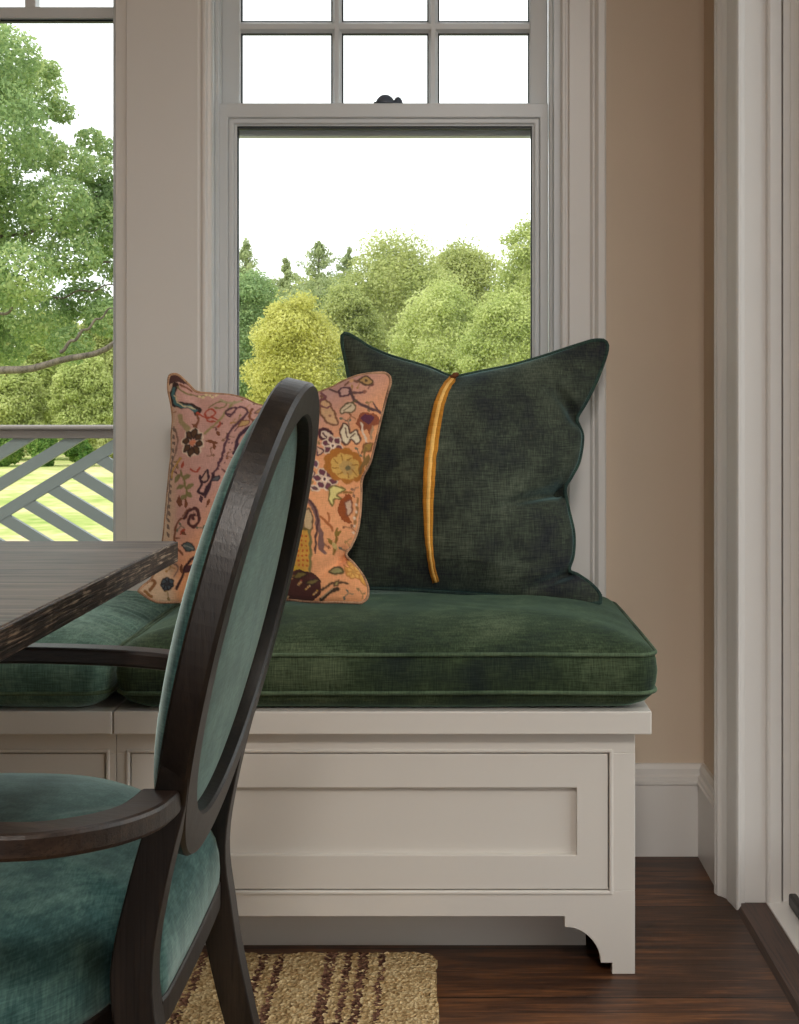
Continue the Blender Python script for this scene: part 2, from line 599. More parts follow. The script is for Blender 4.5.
# sill: a stained saddle, then a white sill strip
sd = MB()
sd.prism([(0.541, 0.0), (0.548, 0.0085), (0.600, 0.0085), (0.600, 0.0)], 'Y', DY0, 2.470)
struct(sd.build('trim_3', mat_wood('saddle_oak', [(0.3, lin((46, 30, 23))), (0.6, lin((84, 56, 42)))], 'Y', 1.0, (0.4, 0.5), 0.2)))
struct(MB().box(0.600, 0.668, DY0, 2.470, 0.0, 0.012).build('trim_4', M['trim'], bevel=0.002))

# ------------------------------------------------------------------ windows


def win_x(px, d):
    return (px - CX) * d / F


def rect_frame(mb, x0, x1, z0, z1, wl, wr_, wb_, wt, y0, y1):
    """flat frame; one closed ring when all four sides have a width"""
    if min(wl, wr_, wb_, wt) > 0:
        ov = [(x0, z0), (x1, z0), (x1, z1), (x0, z1)]
        iv = [(x0 + wl, z0 + wb_), (x1 - wr_, z0 + wb_), (x1 - wr_, z1 - wt), (x0 + wl, z1 - wt)]
        vs = [(x, yy, z) for yy in (y0, y1) for q in (ov, iv) for x, z in q]
        fs = []
        for i in range(4):
            j = (i + 1) % 4
            fs += [(i, j, 4 + j, 4 + i), (8 + i, 12 + i, 12 + j, 8 + j), (i, 8 + i, 8 + j, j), (4 + i, 4 + j, 12 + j, 12 + i)]
        mb.add(vs, fs)
        return
    mb.box(x0, x0 + wl, y0, y1, z0, z1)
    if wr_ > 0:
        mb.box(x1 - wr_, x1, y0, y1, z0, z1)
    if wb_ > 0:
        mb.box(x0 + wl, x1 - wr_, y0, y1, z0, z0 + wb_)
    if wt > 0:
        mb.box(x0 + wl, x1 - wr_, y0, y1, z1 - wt, z1)


# --- window 1 (double hung)
w1 = MB()
# jamb box lining the opening, with parting stops
rect_frame(w1, W1[0], W1[1], W1[2], W1[3], 0.018, 0.018, 0.03, 0.03, YW - 0.004, Y2)
w1.box(W1[0] + 0.018, W1[0] + 0.026, 2.777, 2.786, W1[2] + 0.03, W1[3] - 0.03)
w1.box(W1[1] - 0.026, W1[1] - 0.018, 2.777, 2.786, W1[2] + 0.03, W1[3] - 0.03)
w1.box(W1[0] + 0.018, W1[0] + 0.024, 2.819, 2.828, W1[2] + 0.03, W1[3] - 0.03)
w1.box(W1[1] - 0.024, W1[1] - 0.018, 2.819, 2.828, W1[2] + 0.03, W1[3] - 0.03)
win1 = struct(w1.build('window_1', M['sash'], bevel=0.0015))
lx0, lx1 = -0.500, 0.2105
ls = MB()
rect_frame(ls, lx0, lx1, 0.633, 1.602, 0.024, 0.018, 0.048, 0.032, 2.787, 2.818)
rect_frame(ls, lx0 + 0.0238, lx1 - 0.0178, 0.633 + 0.0478, 1.602 - 0.0318, 0.0122, 0.0122, 0.0122, 0.0122, 2.7905, 2.8175)
low = ls.build('lower_sash', M['sash'], win1, bevel=0.003)
ls2 = MB()      # glazing bead, one step in
gx0, gx1, gz0, gz1 = lx0 + 0.036, lx1 - 0.030, 0.693, 1.558
rect_frame(ls2, gx0, gx1, gz0, gz1, 0.006, 0.004, 0.006, 0.004, 2.795, 2.812)
ls2.build('glazing_bead', M['sash'], low, bevel=0.001)
lg = MB()
rect_frame(lg, gx0 + 0.005, gx1 - 0.003, gz0 + 0.006, gz1 - 0.003, 0.0035, 0.0035, 0.003, 0.006, 2.799, 2.811)
lg.build('gasket', M['gasket'], low)
MB().box(gx0 + 0.005, gx1 - 0.005, 2.803, 2.806, gz0 + 0.004, gz1 - 0.006).build('pane', M['glass'], low)

us = MB()
ux0, ux1 = -0.498, 0.2125
d2 = 2.83
rect_frame(us, ux0, ux1, 1.540, 2.13, 0.041, 0.039, 0.045, 0.05, d2, d2 + 0.03)
up = us.build('upper_sash', M['sash'], win1, bevel=0.003)
mt = MB()
a0, a1 = ux0 + 0.041, ux1 - 0.039
step = (a1 - a0) / 3
for k in (1, 2):
    xm = a0 + step * k
    mt.prism([(xm - 0.0105, d2 + 0.012), (xm - 0.004, d2 + 0.002), (xm + 0.004, d2 + 0.002), (xm + 0.0105, d2 + 0.012), (xm + 0.0105, d2 + 0.026), (xm - 0.0105, d2 + 0.026)], 'Z', 1.585, 2.08)
zrow = CH + (CY - 26) * d2 / F
for z in (zrow,):
    mt.prism([(d2 + 0.0125, z - 0.0125), (d2 + 0.0026, z - 0.0055), (d2 + 0.0026, z + 0.0055), (d2 + 0.0125, z + 0.0125), (d2 + 0.0262, z + 0.012), (d2 + 0.0262, z - 0.012)], 'X', a0, a1)
mt.build('muntins', M['sash'], up)
ug = MB()
for i in range(3):
    for z0, z1 in ((1.585, zrow - 0.012), (zrow + 0.012, 2.08)):
        xa, xb = a0 + step * i + (0.0105 if i else 0), a0 + step * (i + 1) - (0.0105 if i < 2 else 0)
        rect_frame(ug, xa, xb, z0, z1, 0.003, 0.003, 0.003, 0.003, d2 + 0.013, d2 + 0.022)
ug.build('gasket', M['gasket'], up)
MB().box(a0 - 0.003, a1 + 0.003, d2 + 0.015, d2 + 0.018, 1.58, 2.085).build('pane', M['glass'], up)
# sash lock: oval cam and small knob on the meeting rail
lk = MB()
c0 = P(388, 104, 2.802)
for cx_, rx, rz, ry in ((c0.x - 0.006, 0.021, 0.0215, 0.013), (c0.x + 0.0215, 0.0105, 0.0165, 0.008)):
    rings = []
    for i in range(9):
        th = PI / 2 * i / 8
        rings.append([(cx_ + rx * math.cos(th) * math.cos(a), 2.802 + ry * math.cos(th) * math.sin(a), 1.602 + rz * math.sin(th)) for a in (2 * PI * k / 16 for k in range(16))])
    lk.sweep(rings)
lk.box(c0.x - 0.03, c0.x + 0.022, 2.793, 2.811, 1.601, 1.606)
lk.build('sash_lock', M['lock'], win1, smooth=True)

# --- casing on the right of window 1, mull panel between the windows
T0, T1 = 0.447, 2.3
cr = [(0.2345, YW), (0.2345, 2.752), (0.238, 2.748), (0.243, 2.748), (0.246, 2.751), (0.250, 2.751), (0.252, 2.745), (0.296, 2.745), (0.298, 2.742),
      (0.3015, 2.739), (0.305, 2.742), (0.307, 2.738), (0.312, 2.733), (0.325, 2.733), (0.329, 2.737), (0.331, YW)]
struct(MB().prism(cr, 'Z', T0, T1).build('trim_5', M['trim'], bevel=0.0008, seg=1))
mul = [(-0.708, YW), (-0.708, 2.751), (-0.684, 2.751), (-0.684, 2.746), (-0.533, 2.746), (-0.530, 2.749), (-0.526, 2.749), (-0.523, 2.745), (-0.516, 2.745), (-0.513, 2.752), (-0.506, 2.753), (-0.506, YW)]
struct(MB().prism(mul, 'Z', T0, T1).build('trim_6', M['trim'], bevel=0.0008, seg=1))
struct(MB().box(W2[0] - 0.12, W2[0] + 0.02, 2.745, YW, T0, T1).build('trim_7', M['trim'], bevel=0.002))
struct(MB().box(W2[0] - 0.14, 0.335, 2.741, YW, 2.13, 2.3).build('trim_8', M['trim'], bevel=0.002))
# apron panel below both windows, above the bench
struct(MB().box(W2[0] - 0.12, -0.708, 2.750, YW, T0, 0.53).box(-0.506, 0.2345, 2.750, YW, T0, 0.62).build('trim_9', M['trim'], bevel=0.002))

# --- window 2 (left): one large light with a divided light above
w2 = MB()
rect_frame(w2, W2[0], W2[1], W2[2], W2[3], 0.018, 0.018, 0.03, 0.03, YW - 0.004, Y2)
win2 = struct(w2.build('window_2', M['sash'], bevel=0.0015))
s2 = MB()
sx0, sx1 = W2[0] + 0.02, win_x(113.5, 2.79)
rect_frame(s2, sx0, sx1 + 0.0, 0.533, 2.125, 0.045, 0.0, 0.05, 0.05, 2.79, 2.83)
s2.box(sx1, sx1 + 0.024, 2.785, 2.832, 0.533, 2.125)
zb = CH + (CY - 13) * 2.79 / F
s2.box(sx0 + 0.045, sx1, 2.79, 2.83, zb - 0.0115, zb + 0.0135)
xm = win_x(29.5, 2.79)
s2b = s2.build('fixed_sash', M['sash'], win2, bevel=0.002)
m2 = MB()
for k in range(5):
    xk = xm - k * 0.262
    if xk > sx0 + 0.06:
        m2.box(xk - 0.0115, xk + 0.0115, 2.793, 2.826, zb + 0.013, 2.076)
m2.build('muntins', M['sash'], s2b, bevel=0.002)
g2 = MB()
rect_frame(g2, sx0 + 0.045, sx1, 0.583, zb - 0.0115, 0.003, 0.0025, 0.003, 0.004, 2.80, 2.814)
g2.build('gasket', M['gasket'], s2b)
MB().box(sx0 + 0.043, sx1 + 0.002, 2.806, 2.809, 0.58, 2.08).build('pane', M['glass'], s2b)

# ------------------------------------------------------------------ window bench
YB = 2.178        # face of the bench


def bz(y):
    return CH - (y - CY) * YB / F


def bx(x):
    return (x - CX) * YB / F


def make_bench(x0, x1, label, foot_right, foot_left, top_x0, top_x1, dx0, dx1):
    t = thing('window_bench', label, 'bench', ((x0 + x1) / 2, 2.45, 0), 'built-in window benches')
    zt = 0.408
    zd0, zd1 = bz(889.5), bz(754)
    zr = bz(916.5)
    b = MB()
    # face frame: outline with bracket feet around one drawer opening, built from closed pieces
    yb0, yb1 = YB, YB + 0.02
    # top rail, stiles, bottom rail
    b.box(x0, x1, yb0, yb1, zd1 + 0.0018, zt)
    b.box(x0, dx0 - 0.0018, yb0, yb1, zd0 - 0.0018, zd1 + 0.0018)
    b.box(dx1 + 0.0018, x1, yb0, yb1, zd0 - 0.0018, zd1 + 0.0018)
    bottom = [(x0, zd0 - 0.0018), (x1, zd0 - 0.0018)]
    if foot_right:
        bottom += [(x1, 0.0), (x1 - 0.0385, 0.0), (x1 - 0.0385, 0.0185), (x1 - 0.0575, 0.0185)]
        cxr, czr, rx, rz = x1 - 0.118, 0.0185, 0.0605, 0.0600
        for i in range(1, 13):
            a = PI / 2 * i / 12
            bottom.append((cxr + rx * math.cos(a), czr + rz * math.sin(a)))
        bottom += [(x1 - 0.118, zr)]
    else:
        bottom += [(x1, zr)]
    if foot_left:
        bottom += [(x0 + 0.118, zr)]
        cxr, czr, rx, rz = x0 + 0.118, 0.0185, 0.0605, 0.0600
        for i in range(12, 0, -1):
            a = PI / 2 * i / 12
            bottom.append((cxr - rx * math.cos(a), czr + rz * math.sin(a)))
        bottom += [(x0 + 0.0575, 0.0185), (x0 + 0.0385, 0.0185), (x0 + 0.0385, 0), (x0, 0)]
    else:
        bottom += [(x0, zr)]
    b.prism(bottom, 'Y', yb0, yb1)
    b.build('face_frame', M['bench'], t, bevel=0.0008, seg=1)
    c = MB()
    c.box(x1 - 0.02, x1, yb1, YW - 0.02, 0.0 if foot_right else zr, zt)
    c.box(x0, x0 + 0.02, yb1, YW - 0.02, 0.0 if foot_left else zr, zt)
    c.box(x0 + 0.02, x1 - 0.02, yb1 + 0.02, YW - 0.02, zr, zr + 0.02)
    c.box(x0 + 0.02, x1 - 0.02, YW - 0.04, YW - 0.02, zr + 0.02, zt)
    c.build('carcass', M['bench'], t)
    # shaker drawer front, inset in a fine bead
    d = MB()
    fw = 0.0525
    ra, rb, rc, rd = dx0 + fw, dx1 - fw, bz(855.5), bz(788)
    ov = [(dx0, zd0), (dx1, zd0), (dx1, zd1), (dx0, zd1)]
    iv = [(ra, rc), (rb, rc), (rb, rd), (ra, rd)]
    vs = [(x, yy, z) for yy in (YB + 0.001, YB + 0.021) for q in (ov, iv) for x, z in q]
    fs = []
    for i in range(4):
        j = (i + 1) % 4
        fs += [(i, j, 4 + j, 4 + i), (8 + i, 12 + i, 12 + j, 8 + j), (i, 8 + i, 8 + j, j), (4 + i, 4 + j, 12 + j, 12 + i)]
    d.add(vs, fs)
    dw = d.build('drawer', M['bench'], t, bevel=0.0012)
    MB().box(ra - 0.004, rb + 0.004, YB + 0.0125, YB + 0.0185, rc - 0.004, rd + 0.004).build('drawer_panel', M['bench'], dw)
    bd = MB()
    rect_frame(bd, dx0 - 0.0085, dx1 + 0.0085, zd0 - 0.0085, zd1 + 0.0085, 0.0062, 0.0062, 0.0062, 0.0062, YB - 0.0022, YB + 0.003)
    bd.build('drawer_bead', M['bench'], t, bevel=0.0018)
    MB().box(dx0 - 0.0015, dx1 + 0.0015, YB + 0.0215, YB + 0.026, zd0 - 0.0015, zd1 + 0.0015).build('drawer_gap_sheet', M['gap_shade'], t)  # thin dark sheet standing in for shade in the gap round the drawer
    k = MB()
    k.box(x0 + (0.07 if foot_left else 0), x1 - (0.07 if foot_right else 0), 2.295, 2.31, 0.0, 0.2)
    k.build('toe_kick', M['bench'], t)
    tp = MB()
    tp.box(top_x0, top_x1, 2.152, YW - 0.012, 0.4075, 0.446)
    tp.build('bench_top', M['bench'], t, bevel=0.002)
    return t


SEAM = -0.5585
make_bench(SEAM, bx(635), 'white painted window bench with wide shaker drawer and bracket foot, under the green cushion', True, False,
           SEAM + 0.0008, 0.334, bx(131), bx(608))
make_bench(-1.95, SEAM - 0.001, 'white painted bench section left of the top seam, mostly behind the armchair', False, True,
           -2.0, SEAM - 0.0008, -1.95 + 0.06, bx(104.5))

# ------------------------------------------------------------------ bench cushions


def rrect(x0, x1, y0, y1, r, n):
    """n points round a rounded rectangle, evenly by arc length, counter clockwise from the front left"""
    r = max(0.002, min(r, (x1 - x0) / 2 - 1e-4, (y1 - y0) / 2 - 1e-4))
    pts = []
    for cx_, cy_, a0_ in ((x0 + r, y0 + r, PI), (x1 - r, y0 + r, 1.5 * PI), (x1 - r, y1 - r, 0), (x0 + r, y1 - r, 0.5 * PI)):
        for i in range(9):
            a = a0_ + PI / 2 * i / 8
            pts.append((cx_ + r * math.cos(a), cy_ + r * math.sin(a)))
    pts.append(pts[0])
    p = np.array(pts)
    s = np.concatenate([[0], np.cumsum(np.linalg.norm(np.diff(p, axis=0), axis=1))])
    t = np.linspace(0, s[-1], n, endpoint=False)
    return np.stack([np.interp(t, s, p[:, k]) for k in range(2)], 1)


def make_cushion(x0, x1, y0, y1, label, seed, pleat=None):
    t = thing('bench_cushion', label, 'cushion', ((x0 + x1) / 2, (y0 + y1) / 2, 0.446), 'bench seat cushions')
    n = 480
    zb, zp0, zp1 = 0.4465, 0.478, 0.541
    prof = [(0.29, zb), (0.16, zb), (0.06, zb), (0.028, zb + 0.003), (0.012, zb + 0.012), (0.003, zb + 0.022), (0.0, zp0), (-0.003, zp0 + 0.012), (-0.005, 0.51), (-0.003, zp1 - 0.012), (0.0, zp1),
            (0.006, zp1 + 0.006), (0.016, zp1 + 0.013), (0.032, zp1 + 0.020), (0.055, zp1 + 0.028), (0.085, zp1 + 0.035), (0.12, zp1 + 0.040), (0.16, zp1 + 0.0445), (0.2, zp1 + 0.0455), (0.24, zp1 + 0.0465), (0.29, zp1 + 0.0465)]
    rings = []
    for k, (ins, z) in enumerate(prof):
        r = rrect(x0 + ins, x1 - ins, y0 + ins, y1 - ins, 0.035, n) if ins < 0.05 else rrect(x0 + ins, x1 - ins, y0 + ins, y1 - ins, 0.02, n)
        ring = []
        for (x, y) in r:
            dz, dy = 0.0, 0.0
            wv = pnoise(Vector((x * 6 + seed, y * 6, z * 3))) * 0.004 + pnoise(Vector((x * 17 + seed, y * 17, 3.1))) * 0.0018
            if z > zp1 + 0.001:
                dz += wv * min(1, (z - zp1) / 0.02)
                if pleat is not None:
                    e = abs(x - pleat)
                    dz += 0.0045 * math.exp(-e / 0.045) * math.sin(y * 210 + 5 * pnoise(Vector((x * 9, y * 7, 1)))) * min(1, e / 0.015) * (0.6 + pnoise(Vector((x * 3, y * 23, 4))))
            elif z > zp0 + 0.001:
                dy += pnoise(Vector((x * 11 + seed, y * 11, z * 22))) * 0.003
            else:
                dz += pnoise(Vector((x * 5 + seed, 2.2, 0.5))) * 0.002 if z > zb + 0.002 else 0
            ring.append((x, y + dy, z + dz))
        rings.append(ring)
    MB().sweep(rings).build('cushion_body', M['velvet2' if pleat is None else 'velvet_lit'], t, smooth=True)
    for z in (zp0, zp1):
        pp = rrect(x0 - 0.002, x1 + 0.002, y0 - 0.002, y1 + 0.002, 0.036, 240)
        MB().tube([(x, y, z + pnoise(Vector((x * 5 + seed, y * 5, 0.3))) * 0.0025) for x, y in pp], 0.0036, 8, True).build('piping', M['pipe2'], t, smooth=True)
    return t


make_cushion(-0.553, 0.342, 2.146, 2.738, 'long dark green velvet bench cushion under the pillows, right end free', 3.0)
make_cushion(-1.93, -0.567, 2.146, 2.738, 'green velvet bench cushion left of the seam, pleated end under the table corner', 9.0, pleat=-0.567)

# ------------------------------------------------------------------ pillows


def coons(top, right, bottom, left, nu, nv):
    T = catmull(top, nu)
    B = catmull(bottom, nu)
    L = catmull(left, nv)
    R = catmull(right, nv)
    u = np.linspace(0, 1, nu)[None, :, None]
    v = np.linspace(0, 1, nv)[:, None, None]
    S = (1 - v) * T[None] + v * B[None] + (1 - u) * L[:, None] + u * R[:, None]
    S -= (1 - u) * (1 - v) * T[0] + u * (1 - v) * T[-1] + (1 - u) * v * B[0] + u * v * B[-1]
    return S          # nv x nu x 2


def make_pillow(root, top, right, bottom, left, d_top, d_bot, tf, tb, nu, nv, mat, pipe_mat, pipe_r, dents=(), color_fn=None, back_mat=None, seed=0.0, power=0.62):
    S = coons(top, right, bottom, left, nu, nv)
    ymin, ymax = S[..., 1].min(), S[..., 1].max()
    tt = (S[..., 1] - ymin) / (ymax - ymin)
    d = d_top + (d_bot - d_top) * tt
    X = (S[..., 0] - CX) * d / F
    Z = CH + (CY - S[..., 1]) * d / F
    u = np.linspace(0, 1, nu)[None, :]
    v = np.linspace(0, 1, nv)[:, None]
    f = np.clip(np.sin(PI * u), 0, 1) ** power * np.clip(np.sin(PI * v), 0, 1) ** power
    wr = np.zeros_like(f)
    for j in range(nv):
        for i in range(nu):
            p = Vector((S[j, i, 0] * 0.012 + seed, S[j, i, 1] * 0.012, 0.7))
            wr[j, i] = pnoise(p) * 0.010 + pnoise(p * 3.1) * 0.003
    ff = tf * f
    edge = np.clip(f / 0.5, 0, 1)
    ff = ff + wr * edge
    for (ax, ay, bx_, by_, w, dep) in dents:      # creases: a valley along a segment
        abx, aby = bx_ - ax, by_ - ay
        L2 = abx * abx + aby * aby
        t_ = np.clip(((S[..., 0] - ax) * abx + (S[..., 1] - ay) * aby) / L2, 0, 1)
        dist = np.hypot(S[..., 0] - ax - t_ * abx, S[..., 1] - ay - t_ * aby)
        ff -= dep * np.exp(-(dist / w) ** 2) * (1 - 0.8 * t_) * np.clip(f / 0.25, 0, 1)
    slope = (d_top - d_bot) / ((ymax - ymin) * (d_top + d_bot) / 2 / F)
    nrm = Vector((0, -1, slope)).normalized()
    front = np.stack([X, d + nrm.y * ff, Z + nrm.z * ff], -1)
    bk = tb * f
    back = np.stack([X, d - nrm.y * bk, Z - nrm.z * bk], -1)
    verts = front.reshape(-1, 3).tolist()
    idx = np.arange(nu * nv).reshape(nv, nu)
    faces = []
    for j in range(nv - 1):
        for i in range(nu - 1):
            faces.append((idx[j, i], idx[j + 1, i], idx[j + 1, i + 1], idx[j, i + 1]))
    nfront = len(faces)
    # the back shares the rim
    st = max(1, 2)
    bidx = idx.copy()
    inner = [(j, i) for j in range(1, nv - 1) for i in range(1, nu - 1)]
    for j, i in inner:
        bidx[j, i] = len(verts)
        verts.append(tuple(back[j, i]))
    for j in range(nv - 1):
        for i in range(nu - 1):
            faces.append((bidx[j, i], bidx[j, i + 1], bidx[j + 1, i + 1], bidx[j + 1, i]))
    me = bpy.data.meshes.new('pillow_body')
    me.from_pydata(verts, [], [tuple(int(k) for k in f_) for f_ in faces])
    if back_mat is not None:
        me.materials.append(mat)
        me.materials.append(back_mat)
        me.polygons.foreach_set('material_index', [0] * nfront + [1] * (len(faces) - nfront))
    if color_fn is not None:
        ca = me.color_attributes.new('embroidery', 'FLOAT_COLOR', 'POINT')
        cols = np.ones((len(verts), 4), np.float32) * 0.5
        c = color_fn(S.reshape(-1, 2))
        cols[:nu * nv, :3] = c
        ca.data.foreach_set('color', cols.ravel())
    link('pillow_body', me, mat, root, True)
    rim = [front[0, i] for i in range(0, nu, 2)] + [front[j, nu - 1] for j in range(1, nv, 2)] + \
          [front[nv - 1, i] for i in range(nu - 2, -1, -2)] + [front[j, 0] for j in range(nv - 2, 0, -2)]
    MB().tube([tuple(p) for p in rim], pipe_r, 8, True).build('piping', pipe_mat, root, smooth=True)
    return S, front


# green pillow
GP_top = [(342, 336), (346, 333.5), (355, 338), (370, 347.5), (390, 356), (410, 362), (430, 368), (446, 375), (455, 377), (466, 375), (482, 371.5), (505, 367), (523, 362.5), (545, 356), (563, 350), (580, 344.5), (594, 340.5), (605, 340.5)]
GP_right = [(605, 340.5), (607.5, 347), (604, 361), (596, 381.6), (586, 402), (577, 418), (580, 428), (582.5, 438), (579, 461), (571, 477), (565, 489), (568.5, 510), (573.5, 533), (573, 555), (569, 570), (578, 575), (592, 585), (600, 595), (600, 603)]
GP_bot = [(338, 590), (370, 588), (400, 589), (435, 591), (480, 594), (520, 598), (560, 602), (585, 604), (600, 603)]
GP_left = [(342, 336), (342.5, 345), (346, 362), (350, 385), (353, 420), (354, 460), (352, 510), (346, 560), (338, 590)]
gp = thing('throw_pillow', 'large square dark green velvet pillow with a gold stripe, leaning against the window casing', 'pillow', P(470, 592, 2.5))
S, front = make_pillow(gp, GP_top, GP_right, GP_bot, GP_left, 2.645, 2.51, 0.108, 0.06, 150, 150, M['velvet'], M['pipe'], 0.0042,
                       dents=((566, 490, 505, 511, 5, 0.045), (566, 492, 520, 500, 14, 0.02), (578, 420, 550, 392, 7, 0.04), (570, 573, 530, 590, 6, 0.04), (455, 377, 450, 420, 8, 0.012)), seed=4.0, power=0.62)
# gold ribbon sewn down the front, following the bulge
rib_px = catmull([(453.5, 377.5), (446, 392), (439, 415), (434, 445), (430.5, 480), (429, 515), (429.5, 545), (432, 568), (436, 584)], 60)


def surf_at(x, y):
    dd = (S[..., 0] - x) ** 2 + (S[..., 1] - y) ** 2
    j, i = np.unravel_index(np.argmin(dd), dd.shape)
    w = []
    # inverse-distance blend of the neighbourhood for a smooth ribbon
    j0, j1, i0, i1 = max(0, j - 2), j + 3, max(0, i - 2), i + 3
    ww = 1.0 / (dd[j0:j1, i0:i1] + 0.8)
    pt = (front[j0:j1, i0:i1] * ww[..., None]).sum((0, 1)) / ww.sum()
    return pt


def ribbon(name, halfw, lift, mat, parent):
    rb = MB()
    rings = []
    for k, (x, y) in enumerate(rib_px):
        tx, ty = rib_px[min(k + 1, 59)] - rib_px[max(k - 1, 0)]
        l = math.hypot(tx, ty)
        nx, ny = ty / l, -tx / l
        taper = 0.55 + 0.45 * math.sin(PI * min(1, (k + 4) / 55))
        h = halfw * taper
        cross = []
        base = surf_at(x, y)
        for s_ in (-1, -0.5, 0, 0.5, 1):
            q = base + np.array([nx * s_ * h * 2.57 / F, 0, -ny * s_ * h * 2.57 / F])
            q[1] -= lift + 0.0012 * (1 - s_ * s_)
            cross.append(tuple(q))
        for s_ in (1, 0, -1):
            q = base + np.array([nx * s_ * h * 2.57 / F, 0.012, -ny * s_ * h * 2.57 / F])
            cross.append(tuple(q))
        rings.append(cross)
    rb.sweep(rings)
    return rb.build(name, mat, parent, smooth=True)


rbo = ribbon('ribbon', 6.0, 0.0035, M['gold'], gp)
ribbon('ribbon_centre', 2.0, 0.0047, M['goldmid'], rbo)
kn = MB()
kp = surf_at(454.5, 377)
kn.tube([tuple(kp + np.array([dx, dy, dz])) for dx, dy, dz in ((-0.016, -0.004, -0.010), (-0.007, -0.006, -0.002), (0.0, -0.004, 0.004), (0.004, 0.002, 0.006), (0.003, 0.008, 0.0))], [0.003, 0.005, 0.006, 0.005, 0.003], 8)
kn.build('ribbon_knot', mat_velvet('ribbon_brown', [(0.4, lin((86, 48, 28))), (0.6, lin((120, 72, 40)))], 0.1), gp, smooth=True)

# embroidered pillow ---------------------------------------------------
FP_top = [(168.5, 379), (170.5, 375), (178, 375), (188, 384), (197, 392), (215, 394), (232, 395.5), (246, 399.5), (258, 405), (275, 407), (295, 403), (315, 394), (332, 387.5), (343, 381.5), (357, 376), (371, 373.5), (384, 373), (389.5, 376)]
FP_right = [(389.5, 376), (390.5, 383), (386, 398), (380, 422), (375, 443), (370, 462), (362, 479), (361, 497), (360, 514), (357, 532), (351, 546), (346, 555), (354, 564), (363, 576), (368, 588), (367, 598), (361, 603)]
FP_bot = [(138.5, 591), (147, 597), (158, 602), (176, 602), (205, 601), (245, 600), (286, 599.5), (304, 601), (322, 602), (340, 602), (361, 603)]
FP_left = [(168.5, 379), (168.5, 390), (171.5, 405), (173, 419), (172, 434), (172, 450), (170, 469), (168, 490), (166, 512), (163.5, 538), (159, 560), (152, 578), (143, 586), (138.5, 591)]


